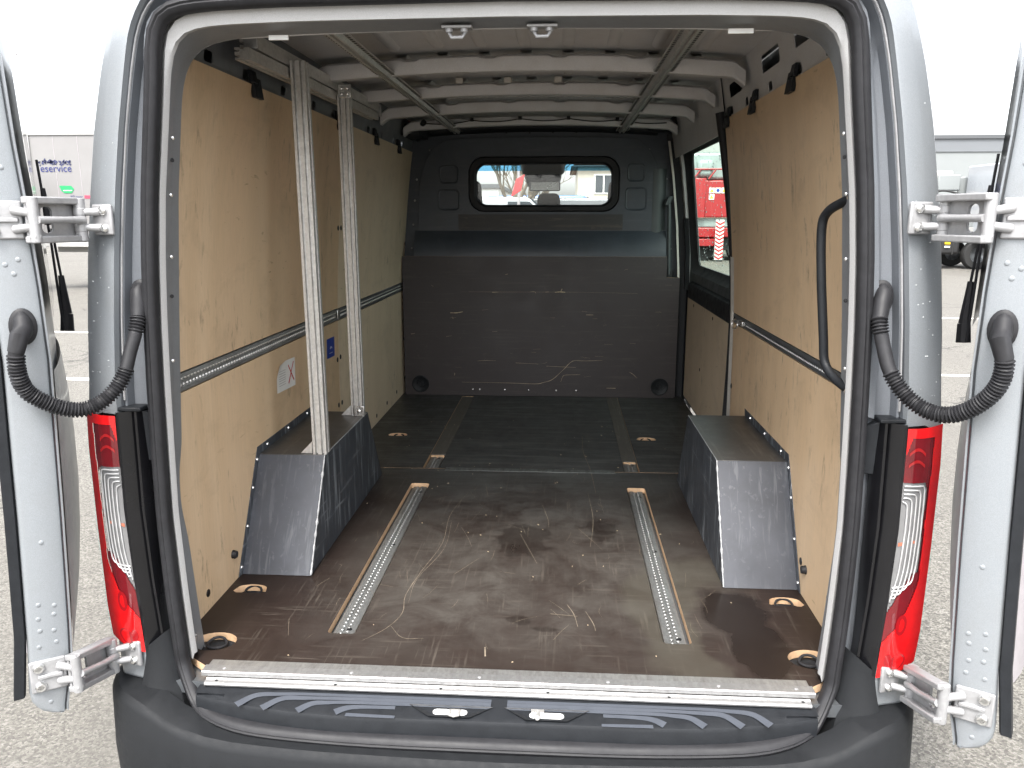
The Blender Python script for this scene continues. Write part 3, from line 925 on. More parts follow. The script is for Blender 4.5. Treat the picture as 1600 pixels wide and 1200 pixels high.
# long gouges and hair scratches on the floor
def strip_marks(name, marks, parent, fn, mat, wd=.0012):
    m = MB()
    for pts, w in marks:
        P = [Vector((p[0], p[1])) for p in pts]
        if len(P) > 2:
            P = [Vector((q.x, q.y)) for q in crom([(p.x, p.y, 0) for p in P], 4)]
        L, Rr = [], []
        for i, p in enumerate(P):
            t = (P[min(i + 1, len(P) - 1)] - P[max(i - 1, 0)])
            t = t.normalized() if t.length > 0 else Vector((1, 0))
            nn = Vector((-t.y, t.x)) * w * (0.35 + 0.65 * math.sin(math.pi * (i + .5) / len(P))) * (0.6 + .8 * rng.random())
            nn *= .62
            L.append(fn(*(p + nn))); Rr.append(fn(*(p - nn)))
        m.loft([L, Rr])
    o = m.build(name, mat, parent, None)
    o['kind'] = 'stuff'
    return o
marks = [([(-.245, 1.38), (-.285, 1.12), (-.275, .85), (-.31, .62), (-.33, .45), (-.318, .34), (-.345, .25), (-.40, .175)], .0013),
         ([(-.27, 1.05), (-.262, .8), (-.315, .56), (-.312, .40)], .0009),
         ([(-.335, .26), (-.29, .20), (-.23, .20)], .0009),
         ([(.262, 2.28), (.26, 2.0), (.285, 1.72), (.298, 1.40)], .0026),
         ([(.265, 1.40), (.275, 1.1), (.255, .85)], .0013),
         ([(.17, .42), (.19, .36), (.20, .29)], .0016), ([(.225, .38), (.245, .31), (.25, .27)], .0014), ([(.12, .36), (.20, .35)], .0012),
         ([(-.055, .165), (-.05, .12)], .003), ([(.075, 1.25), (.10, 1.10), (.105, 1.02)], .0012),
         ([(-.13, .73), (-.20, .60)], .0010), ([(.0, .95), (.07, .70)], .0010),
         ([(-.60, .55), (-.625, .49)], .0010), ([(-.49, 1.9), (-.30, 2.3)], .0007), ([(-.44, .52), (-.38, .50)], .0008)]
for _ in range(150):
    x = rng.uniform(-.62, .62); y = rng.uniform(.12, 2.9)
    a = rng.gauss(math.pi / 2, .45); l = rng.uniform(.012, .11) * (1 if rng.random() > .2 else 2.2)
    x1, y1 = x + l * math.cos(a), y + l * math.sin(a)
    marks.append(([(x, y), ((x + x1) / 2 + rng.gauss(0, .004), (y + y1) / 2), (x1, y1)], rng.uniform(.0003, .0008)))
strip_marks('floor_scratches', marks, van, lambda u, v: (u, v, .0007), 'floor_scratch')
m = MB()
for _ in range(70):      # splinters and grit
    x, y = rng.uniform(-.7, .7), rng.uniform(.08, 2.6)
    a = rng.random() * 3.1; l = rng.uniform(.0012, .0034)
    m.obox((x, y, .0022), (l * math.cos(a), l * math.sin(a), 0), (-.0008 * math.sin(a), .0008 * math.cos(a), 0), (0, 0, .0008))
o = m.build('floor_grit', 'wood_scratch', van); o['kind'] = 'stuff'
# inspection-hatch outline scored in the front board
strip_marks('hatch_outline', [([(.672, 3.27), (.675, 2.6), (.678, 1.962)], .0009), ([(.678, 1.962), (.75, 1.96), (.86, 1.96)], .0009)], van, lambda u, v: (u, v, .0007), 'tread')

# ---- plywood lining
def lining(name, s, y0, y1, z0, z1, mat, notch=None):
    m = MB()
    n = max(2, int((z1 - z0) / .06))
    zz = [z0 + (z1 - z0) * i / n for i in range(n + 1)]
    t = .008
    m.loft([[(s * (wx(z) - t), y0, z) for z in zz], [(s * (wx(z) - t), y1, z) for z in zz], [(s * wx(z), y1, z) for z in zz], [(s * wx(z), y0, z) for z in zz], [(s * (wx(z) - t), y0, z) for z in zz]], False, 0)
    m.add([(s * (wx(z0) - t), y0, z0), (s * (wx(z0) - t), y1, z0), (s * wx(z0), y1, z0), (s * wx(z0), y0, z0)], [(0, 1, 2, 3)])
    m.add([(s * (wx(z1) - t), y0, z1), (s * (wx(z1) - t), y1, z1), (s * wx(z1), y1, z1), (s * wx(z1), y0, z1)], [(0, 1, 2, 3)])
    return m.build(name, mat, van, 50)
lining('plywood_panel', -1, .14, 1.772, .738, 1.545, 'ply')
lining('plywood_panel', -1, .14, 1.772, .001, .680, 'ply')
lining('plywood_panel', -1, 1.776, 3.345, .736, 1.548, 'ply_front_light')
lining('plywood_panel', -1, 1.776, 3.345, .001, .678, 'ply_front_light')
lining('plywood_panel', 1, .14, 1.70, .744, 1.545, 'ply')
lining('plywood_panel', 1, .14, 1.70, .001, .700, 'ply')
# screws through the lining
for s, y, z in [(-1, .32, .055), (-1, 1.745, .285), (-1, 1.80, .285), (-1, 2.48, .045), (-1, 2.75, .055), (-1, 3.03, .06), (-1, 3.30, .10), (-1, 3.30, .36), (-1, 3.30, .58), (-1, 3.31, .98), (-1, 1.752, 1.02 + .08), (-1, 1.798, 1.02 + .08), (-1, 1.75, .50), (-1, 1.80, .505), (1, .30, .105), (1, .555, .10), (1, 1.66, .42), (-1, .52, .085)]:
    x = s * (wx(z) - .008)
    MB().tube([(x, y, z), (x - s * .002, y, z), (x - s * .0035, y, z)], [.012, .0115, .006], 10).build('lining_screw', 'screw', van)

# lashing rails on the side walls
def wall_rail(s, y0, y1, z0, z1, mat, end=False):
    x = wx((z0 + z1) / 2) - .006
    c, hh = (z0 + z1) / 2, (z1 - z0) / 2
    prof = [(.006, -hh), (-.003, -hh + .001), (-.004, -hh + .012), (.004, -.013), (.004, -.006), (.0065, -.004), (.0065, .004), (.004, .006), (.004, .013), (-.004, hh - .012), (-.003, hh - .001), (.006, hh)]
    m = MB()
    m.loft([[(s * (x + a), y, c + d) for a, d in prof] for y in (y0, y1)], True, 0, True)
    o = m.build('wall_rail', mat, van, 25)
    d = MB()
    k = int((y1 - y0) / .020)
    for i in range(k):
        for q in (-1, 1):
            d.dome((s * (x + .004), y0 + .012 + i * .020 + (q > 0) * .01, c + q * .0092), (-s, 0, 0), .0062, .0040, 6)
    t_ = d.build('rail_teeth', 'alu', o, 60); t_['kind'] = 'stuff'
    return o
wall_rail(-1, .15, 1.760, .684, .734, 'galv')
wall_rail(-1, 1.800, 3.325, .682, .732, 'darkgalv')
wall_rail(1, .15, 1.672, .704, .741, 'darkgalv')
MB().obox((-(wx(.70) - .009), 1.780, .708), (.003, 0, 0), (0, .018, 0), (0, 0, .022)).build('rail_joiner', 'chrome', van, 30, .002)
MB().obox((wx(.72) - .010, 1.683, .722), (.004, 0, 0), (0, .012, 0), (0, 0, .026)).build('rail_end', 'foam', van, 30, .002)

# ---- wheel-arch boxes
def wheel_box(s):
    root = empty('wheel_arch_box', (s * .78, 1.08, 0))
    adopt(root, van)
    xi = s * .665
    xo = s * .896
    yb0, yb1, yt0, yt1, zt = .560, 1.590, .770, 1.375, .355
    dz = -.008 if s < 0 else 0
    zt += dz
    MB().prism([(xi, yb0, .001), (xi, yt0, zt), (xi, yt1, zt), (xi, yb1, .001)], (s * .004, 0, 0)).build('side_plate', 'boxside', root, 30, .0015)
    e = .002
    MB().hexa([(xi - s * .001, yb0 - e, .001), (xo, yb0 - e, .001), (xo, yb0 + .003, .001), (xi, yb0 + .003, .001), (xi - s * .001, yt0 - e, zt), (xo, yt0 - e, zt), (xo, yt0 + .003, zt), (xi, yt0 + .003, zt)]).build('rear_plate', 'boxface', root, 30, .001)
    MB().box(min(xi, xo), max(xi, xo), yt0 - .001, yt1 + .001, zt - .002, zt + .0015).build('top_plate', 'boxtop', root, 30, .001)
    MB().hexa([(xi, yb1, .001), (xo, yb1, .001), (xo, yb1 + .003, .001), (xi, yb1 + .003, .001), (xi, yt1, zt), (xo, yt1, zt), (xo, yt1 + .003, zt), (xi, yt1 + .003, zt)]).build('front_plate', 'boxface', root, 30, .001)
    # bright worn corner edge
    m = MB()
    P = [Vector((xi - s * .0005, yb0 - .0015, .004)), Vector((xi - s * .0005, yt0 - .0015, zt))]
    n = 60
    m.tube([P[0].lerp(P[1], i / n) for i in range(n + 1)], [.0018 + .0048 * max(0, mnoise.noise((i * .33, s * 3, 1)) + .12) for i in range(n + 1)], 6)
    m.tube([(xi, yt0 + (yt1 - yt0) * i / 20, zt + .0005) for i in range(21)], .0016, 6)
    m.build('worn_edge', 'bared', root)
    # flange screwed to the lining
    f = .030
    m = MB()
    xw = s * (wx(.2) - .0085)
    d = (-s * .0025, 0, 0)
    m.prism([(xw, yb0 - f, .003), (xw, yb0 - .001, .003), (xw, yt0 - .003, zt - .001), (xw, yt0 - f * .55, zt + f)], d)
    m.prism([(xw, yt0 - .003, zt + .001), (xw, yt1 + .002, zt + .001), (xw, yt1 + f * .4, zt + f), (xw, yt0 - f * .55, zt + f)], d)
    m.build('wall_flange', 'boxside', root, 30)
    m = MB()
    for t in (.05, .38, .70, .94):
        m.dome((xw - s * .0025, yb0 - f * .5 + (yt0 - yb0) * t, .01 + zt * t), (-s, 0, 0), .0062, .005, 8)
    for t in (.12, .48, .85):
        m.dome((xw - s * .0025, yt0 + (yt1 - yt0) * t, zt + f * .5), (-s, 0, 0), .0062, .005, 8)
    m.build('rivet', 'chrome', root)
    MB().tube([(s * (wx(.06) - .008), yb0 - .055, .075 + .02), (s * (wx(.06) - .022), yb0 - .055, .075 + .02)], [.014, .011], 12).build('rubber_plug', 'rubber', root)
wheel_box(-1)
wheel_box(1)

# ---- threshold: aluminium strips and stepped bumper cover
def extrude_x(prof, x0, x1, taper=0.0, n=1):
    m = MB()
    m.loft([[(x0 - taper * (y < .03) * 0, y, z) for y, z in prof], [(x1, y, z) for y, z in prof]], True, 0, True)
    return m
extrude_x([(.032, .0012), (.060, .0012), (.060, -.004), (.032, -.004)], -.770, .772).build('floor_edge_strip', galv('dull_floor_edge', (0.40, 0.40, 0.39), .5), van, 30, .0008)
extrude_x([(.0315, .0035), (.030, .0045), (.003, .0040), (.000, .0010), (.000, -.010), (.0315, -.010)], -.775, .778).build('threshold_strip', 'sill_alu', van, 30, .001)
extrude_x([(.000, -.011), (-.004, -.0115), (-.0065, -.0135), (-.016, -.0145), (-.020, -.0165), (-.0215, -.020), (-.020, -.025), (-.012, -.027), (.000, -.027)], -.760, .765).build('sill_strip', 'sill_alu', van, 30, .001)
for x in (-.72, -.385, -.055, .27, .545, .735):
    MB().dome((x, .017, .0038), (0, 0, 1), .0052, .0016, 10).build('threshold_rivet', 'cast', van)
for x in (-.73, -.42, -.15, .12, .42, .745):
    MB().cyl((x, -.010, -.0142), (x, -.010, -.0134), .0042, 10).build('sill_hole', 'hole', van)
m = MB()
fr = lambda x: -.102 + .055 * max(0, (abs(x) - .35) / .40) ** 2
sx = [-.775 + 1.55 * i / 40 for i in range(41)]
m.loft([[(x, -.010, -.0275), (x, -.030, -.0315), (x, -.040, -.0325), (x, fr(x) + .016, -.037), (x, fr(x) + .004, -.041), (x, fr(x), -.050), (x, fr(x) + .004, -.10)] for x in sx])
m.build('threshold_cover', 'plastic', van, 40)
# curved non-slip inlays on the cover
def inlay(pts, w):
    P = crom([(x, y, 0) for x, y in pts], 6)
    m = MB()
    L, Rr = [], []
    for i, p in enumerate(P):
        t = (P[min(i + 1, len(P) - 1)] - P[max(i - 1, 0)]).normalized()
        nn = Vector((-t.y, t.x, 0)) * w * (1 + .9 * max(0, 1 - i / 14))
        for q, arr in ((p + nn, L), (p - nn, Rr)):
            yy = min(q.y, -.024)
            z = -.0315 - .0055 * max(0, (-.034 - yy) / .055) + .0014
            arr.append((q.x, yy, z))
    m.loft([L, Rr])
    return m
shift = -.042
treads = [[(-.652, -.036), (-.615, .000), (-.555, .008), (-.46, .012), (-.02, .012)],
          [(-.585, -.044), (-.545, -.008), (-.485, -.003), (-.37, .000), (-.02, .000)],
          [(-.495, -.048), (-.465, -.022), (-.425, -.016), (-.345, -.012), (-.02, -.012)],
          [(-.400, -.048), (-.376, -.033), (-.340, -.027), (-.255, -.025)]]
for tr in treads:
    for s in (1, -1):
        pts = [(s * x, y + shift) for x, y in tr]
        m = inlay(pts, .0058)
        m.build('tread_inlay', 'tread', van, None)
for s in (1, -1):
    inlay([(s * -.372, -.097), (s * -.25, -.099)], .003).build('tread_inlay', 'tread', van, None)
    # tapered recess with a pale oval opening and the door latch striker
    c = s * -.118
    yb = -.074
    m = MB()
    out = [(c - .105, yb + .020), (c + .105, yb + .020), (c + .050, yb - .022), (c - .050, yb - .022)]
    inn = [(c - .085, yb + .015), (c + .085, yb + .015), (c + .042, yb - .018), (c - .042, yb - .018)]
    m.loft([[(x, y, -.0305 - .05 * max(0, -.06 - y) ) for x, y in out], [(x, y, -.0345) for x, y in inn], [(c + (x - c) * .9, yb + (y - yb) * .9, -.0355) for x, y in inn]], True)
    m.add([(c + (x - c) * .9, yb + (y - yb) * .9, -.0355) for x, y in inn], [(0, 1, 2, 3)])
    m.build('latch_recess', 'plastic', van, 30)
    pts = [(c + x, yb + y) for x, y in rrect(-.042, .042, -.011, .010, .010, 5)]
    MB().prism([(x, y, -.0352) for x, y in pts], (0, 0, .0010)).build('latch_window', 'white', van)
    k = c + (.012 if s > 0 else -.020)
    m = MB()
    if s > 0:
        m.tube([(k - .012, yb + .004, -.032), (k - .011, yb - .020, -.028), (k, yb - .026, -.027), (k + .011, yb - .020, -.028), (k + .012, yb + .004, -.032)], .0036, 8)
        m.box(k - .012, k + .012, yb - .002, yb + .008, -.0345, -.0305)
    else:
        m.box(k - .018, k + .014, yb + .000, yb + .014, -.0340, -.0270)
        m.cyl((k, yb + .004, -.029), (k - .002, yb - .024, -.026), .006, 10)
    m.build('sill_striker', 'alu', van, 40, .001)
# grey bumper wrapping the rear corners
plan = [(1.045, .75), (1.045, .30), (1.040, .12), (1.020, .02), (.975, -.050), (.90, -.095), (.78, -.120), (.50, -.150), (.20, -.160), (0, -.162)]
plan = [tuple(v)[:2] for v in crom([(x, y, 0) for x, y in plan], 4)]
plan = [(-x, y) for x, y in plan] + [(x, y) for x, y in plan[-2::-1]]
def btop(x): return interp([(0, -.115), (.70, -.110), (.80, -.085), (.86, -.050), (.93, -.030), (1.05, -.028)], abs(x))
m = MB()
def ring(dz, off, zabs=None):
    out = []
    for i, (x, y) in enumerate(plan):
        a, c = plan[max(0, i - 1)], plan[min(len(plan) - 1, i + 1)]
        tx, ty = c[0] - a[0], c[1] - a[1]
        l = math.hypot(tx, ty)
        nx, ny = ty / l, -tx / l
        z = zabs if zabs is not None else btop(x) + dz
        out.append((x + nx * off, y + ny * off, z))
    return out
m.loft([ring(-.02, -.10), ring(.0, -.085), ring(.004, -.012), ring(-.004, -.002), ring(-.016, .004), ring(0, .010, -.20), ring(0, .006, -.30), ring(0, -.03, -.40), ring(0, -.06, -.44)])
m.build('rear_bumper', 'bumper', van, 40)
# side of the bumper running up between seal and lamp trim
for s in (-1, 1):
    m = MB()
    cols = [(.846, .050, .115), (.856, .018, .112), (.874, .004, .100), (.896, -.006, .082), (.912, -.004, .070), (.918, .012, .066)]
    bot = [(.800, .050, -.150), (.806, -.020, -.150), (.850, -.050, -.130), (.905, -.060, -.110), (.945, -.040, -.100), (.945, .010, -.10)]
    m.loft([[(s * (x0 + (x1 - x0) * t ** 1.6), y0 + (y1 - y0) * t ** 1.6, z0 + (z1 - z0) * t) for (x0, y0, z0), (x1, y1, z1) in zip(cols, bot)] for t in [i / 12 for i in range(13)]])
    m.build('bumper_upright', 'bumper', van, 40)
    m = MB()     # silver body shoulder that carries the lower hinge
    m.hexa([(s * .905, -.006, -.030), (s * 1.000, .020, -.030), (s * 1.0, .09, -.030), (s * .905, .09, -.030), (s * .905, -.006, .088), (s * 1.004, .022, .082), (s * 1.0, .09, .082), (s * .905, .09, .088)])
    m.build('hinge_shoulder', 'silver', van, 40, .012, 3)
    m = MB()
    m.loft([[(s * 1.02, .06, z), (s * 1.05, .30, z), (s * 1.05, 2.0, z)] for z in (-.05, .70)])
    m.build('rear_quarter', 'silver', van, 40)
    # channel behind the lamp
    m = MB()
    m.loft([[(s * .850, .046, z), (s * .862, .050, z), (s * .872, .060, z), (s * .93, .065, z), (s * 1.0, .085, z), (s * 1.02, .10, z)] for z in (-.04, .30, .70)])
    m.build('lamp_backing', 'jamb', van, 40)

# ---- tail lamps
def tail_lamp(s):
    root = empty('tail_lamp', (s * .97, .03, .08))
    adopt(root, van)
    def P(u, v, off=0.0):
        z = .078 + (.682 - .078) * v
        xo = interp([(0, 1.012), (.15, 1.018), (.5, 1.020), (.85, 1.019), (1, 1.014)], v)
        xi = interp([(0, .912), (.3, .924), (.6, .930), (1, .925)], v)
        x = xo + (xi - xo) * u
        y = .026 - .032 * math.sin(min(1, u * 1.1) * math.pi / 2) - .005 * math.sin(math.pi * u)
        y -= off
        zs = z + (1 - u) * .006 * (v > .99) - (u - .3) * .030 * max(0, 1 - v * 12) 
        return (s * (x + off * .45 * (1 - u)), y, zs)
    NU, NV = 40, 170
    def kind(u, v):
        # upper dark field, clear middle, curved tail into dark red, bright red foot and outer stripe
        outer = interp([(0, .26), (.17, .26), (.33, .30), (.62, .34), (.9, .30), (1, .24)], v)
        if v > .965: return 0
        if u < outer: return 0
        if v >= .895 and u > 1.0 - (v - .895) * 2: return 0
        bot = interp([(0, .42), (.45, .42), (.6, .40), (.75, .35), (.9, .29), (1, .25)], u)
        topc = .79 if u > outer + .12 else .79 - (outer + .12 - u) * .35
        if v > topc: return 1
        if v > bot and u > outer + .03: return 2
        foot = interp([(0, .40), (.3, .38), (.5, .28), (.7, .20), (1, .12)], u)
        return 1 if v > foot else 0
    ms = [MB(), MB(), MB()]
    for i in range(NU):
        for j in range(NV):
            u0, u1, v0, v1 = i / NU, (i + 1) / NU, j / NV, (j + 1) / NV
            k = kind((u0 + u1) / 2, (v0 + v1) / 2)
            off = (.002, .0006, -.0016)[k]
            ms[k].add([P(u0, v0, off), P(u1, v0, off), P(u1, v1, off), P(u0, v1, off)], [(0, 1, 2, 3)])
    for k, (nm, mt) in enumerate((('red_lens', 'red'), ('dark_lens', 'darkred'), ('clear_lens', 'clear'))):
        me = ms[k].mesh(nm)
        bm = bmesh.new(); bm.from_mesh(me)
        bmesh.ops.remove_doubles(bm, verts=bm.verts, dist=1e-5)
        bmesh.ops.recalc_face_normals(bm, faces=bm.faces)
        bm.to_mesh(me); bm.free()
        link(nm, me, mt, root, 60)
    # nested light guides in the clear field
    for q in range(5):
        uu = .44 + q * .105
        m = MB()
        pts = [(.97, .775 - q * .016), (uu + .10, .775 - q * .016), (uu + .02, .765 - q * .016), (uu, .735 - q * .016), (uu, .58), (uu + .005, .47), (uu + .03, .42 - q * .006), (uu + .12, .375 - q * .018), (.97, .30 + (4 - q) * .014)]
        m.tube([P(min(u, .985), v, .0008) for u, v in [tuple(c)[:2] for c in crom([(a, c, 0) for a, c in pts], 5)]], .0021, 6)
        m.build('light_guide', 'clearrib', root, 60)
    MB().loft([[P(.52, .545, .001), P(.98, .530, .001)], [P(.52, .556, .001), P(.98, .545, .001)]]).build('amber_line', 'amber', root)
    # bulbs' reflectors glimpsed in the upper and lower red fields
    for u, v, a, c in ((.72, .905, .20, .022), (.72, .86, .20, .020)):
        m = MB()
        m.loft([[P(u - a + 2 * a * t, v + c * math.sin(math.pi * t) , .0022) for t in [i / 8 for i in range(9)]], [P(u - a + 2 * a * t, v - .012 + c * math.sin(math.pi * t), .0022) for t in [i / 8 for i in range(9)]]])
        m.build('upper_reflector', lens('mid_red_lens', (.34, .012, .014)), root)
    for u, v, a, c in ((.62, .20, .14, .045), (.55, .045, .20, .030), (.80, .055, .10, .022)):
        m = MB()
        m.add([P(u + a * math.cos(t), v + c * math.sin(t), .0026) for t in [2 * math.pi * i / 22 for i in range(22)]], [tuple(range(22))])
        m.build('lower_reflector', lens('deep_red_lens', (.28, .005, .008)), root)
    # gloss black trim between lamp and opening
    m = MB()
    rows = []
    for j in range(21):
        v = j / 20
        z = .060 + .63 * v
        xi = interp([(0, .912), (.3, .924), (.6, .930), (1, .925)], v)
        xe = interp([(0, .868), (.2, .872), (1, .868)], v)
        rows.append([(s * (xi + .006), .012, z), (s * (xi - .001), -.006, z), (s * (xi - .008), -.006, z), (s * (xi - .030), .012, z), (s * (xi - .034), .020, z), (s * (xi - .038), .010, z), (s * (xi - .044), .010, z), (s * (xe + .002), .034, z), (s * xe, .046, z)])
    m.loft(rows)
    tr = m.build('lamp_trim', 'gloss', root, 35)
    m = MB()
    m.box(min(s * .868, s * .930), max(s * .868, s * .930), .004, .05, .690, .700)
    m.build('trim_cap', 'plastic', root, 30, .003)
    MB().hexa([(s * .851, .040, .56), (s * .874, .030, .56), (s * .874, .05, .56), (s * .851, .05, .56), (s * .851, .038, .675), (s * .874, .022, .690), (s * .874, .05, .690), (s * .851, .05, .675)]).build('trim_bracket', 'plastic', root, 30, .002)
tail_lamp(-1)
tail_lamp(1)

# ---- rear doors, folded well past the side of the van
def rear_door(s, ang):
    root = empty('rear_door', (s * 1.0, -.13, -.01))
    adopt(root, van)
    a_ = R(ang)
    d = Vector((s * math.sin(a_), math.cos(a_), 0))
    n = Vector((-s * math.cos(a_), math.sin(a_), 0))
    P0 = Vector((s * .996, -.130, 0))
    def Q(a, bb, z):
        off = interp([(-.1, -.050), (0, -.046), (.10, -.026), (.19, -.020), (.33, -.013), (.48, -.006), (.64, .000), (.84, .008), (1.0, .006), (1.16, .000), (1.30, -.008), (1.46, -.013), (1.62, -.018)], z)
        p = P0 + d * a + n * (bb + off)
        return (p.x, p.y, z)
    zs = [-.015, -.010, 0.0, .012, .028, .05, .08, .12, .19, .33, .48, .64, .84, 1.0, 1.16, 1.30, 1.46, 1.56, 1.60, 1.615]
    loops = []
    for z in zs:
        # the strip's inner lower corner is rounded off
        ib = interp([(-.015, -.018), (-.010, -.034), (0.0, -.052), (.012, -.064), (.028, -.075), (.05, -.082), (.08, -.086), (.12, -.088), (2, -.088)], z)
        ib *= interp([(1.5, 1), (1.60, .9), (1.615, .8)], z) if z > 1.5 else 1
        loops.append([Q(.030, .000, z), Q(.014, -.0006, z), Q(.004, -.005, z), Q(.000, -.014, z), Q(.000, ib * .5, z), Q(.000, ib + .012, z), Q(.003, ib + .004, z), Q(.010, ib, z), Q(.40, ib, z), Q(.745, ib, z), Q(.775, -.05, z), Q(.775, -.012, z), Q(.755, .004, z), Q(.40, .012, z)])
    m = MB(); m.loft(loops, True, 0, True)
    m.build('door_shell', 'silver', root, 40)
    # outer sheet flange, a thin bright hem standing past the edge
    m = MB()
    m.loft([[Q(.012, .0045, z), Q(-.003, .0035, z), Q(-.004, .000, z), Q(.012, -.001, z)] for z in zs[1:]], True, 0, True)
    m.build('hem_flange', 'silver', root, 40)
    # convex lower outer skin
    m = MB()
    zz = [.10, .14, .2, .32, .45, .58, .70, .78, .80]
    m.loft([[Q(a, .006 + .036 * math.sin(math.pi * min(1, max(0, (a - .10) / .62))) ** .7 * math.sin(math.pi * min(1, (z - .09) / .75)) ** .5, z) for a in [.10 + .62 * i / 16 for i in range(17)]] for z in zz])
    m.build('lower_skin', 'silver', root, 50)
    # window panes on both faces
    m = MB(); m.loft([[Q(.10 + .58 * i / 4, .018, z) for i in range(5)] for z in (.92, 1.1, 1.3, 1.50)]); m.build('window_pane', 'carglass', root, 60)
    m = MB(); m.loft([[Q(.12 + .54 * i / 4, -.0905, z) for i in range(5)] for z in (.94, 1.1, 1.3, 1.48)]); m.build('window_pane', 'carglass', root, 60)
    # door seal on the inner face
    m = MB()
    m.loft([[Q(.012, -.0885, z), Q(.002, -.092, z), Q(.001, -.112, z), Q(.030, -.114, z), Q(.034, -.0885, z)] for z in [.045, .19, .33, .48, .64, .84, 1.0, 1.16, 1.30, 1.46, 1.56]], True, 0, True)
    m.build('door_weatherstrip', 'plastic', root, 40)
    m = MB()
    m.loft([[Q(.74, -.0885, z), Q(.74, -.112, z), Q(.765, -.112, z), Q(.765, -.0885, z)] for z in [.045, .48, .84, 1.16, 1.56]], True, 0, True)
    m.build('door_weatherstrip', 'plastic', root, 40)
    # inner trim with a web-patterned vent, bulging
    m = MB()
    m.loft([[Q(.10 + .6 * i / 12, -.0888 - (.030 + (.028 if s > 0 else 0)) * math.sin(math.pi * i / 12) ** .5, z) for i in range(13)] for z in (.10, .2, .45, .75, .86)])
    m.build('inner_trim', 'lampgrey', root, 50)
    m = MB()
    for k in range(26):
        za = .33 + rng.random() * .14; aa = .30 + rng.random() * .14
        zb2 = za + rng.uniform(-.06, .06); ab = aa + rng.uniform(-.06, .06)
        b0 = -.0888 - (.034 + (.028 if s > 0 else 0))
        m.tube([Q(aa, b0, za), Q(ab, b0, zb2)], .004, 5)
    m.build('vent_web', 'rubber', root)
    # pressed dimples on the hinge edge
    m = MB()
    for k, (bb, z) in enumerate([(-.030, .24), (-.062, .235), (-.032, .20), (-.060, .205), (-.028, .17), (-.064, .165), (-.045, .42), (-.030, 1.06), (-.055, 1.05), (-.042, 1.03), (-.050, 1.30), (-.030, 1.25), (-.035, .02), (-.028, .262), (-.06, .27)]):
        c = Vector(Q(-.0002, bb, z))
        MB().dome(c, -d, .0056, .0012, 10).build('pressed_dimple', 'silver', root, 80)
    return root, Q, d, n
doorL, QL, dL, nL = rear_door(-1, 33.5)
doorR, QR, dR, nR = rear_door(1, 30.0)

# rear wipers on the outer glass
for root, Q, k in ((doorL, QL, .37), (doorR, QR, .30)):
    w = MB()
    base = [Q(k, .042, .855), Q(k + .004, .046, .90), Q(k + .01, .044, 1.0), Q(k + .015, .040, 1.12)]
    w.tube(base[:2], [.017, .015], 8)
    w.tube([base[1], base[2]], [.013, .007], 8)
    w.tube([base[2], base[3]], .0035, 6)
    w.tube([Q(k - .03, .034, .86), Q(k - .012, .034, 1.08), Q(k + .02, .034, 1.29)], .0035, 6)
    w.tube([Q(k + .000, .036, 1.13), Q(k + .012, .036, 1.22)], [.010, .006], 8)
    w.build('rear_wiper', 'rubber', root, 40)

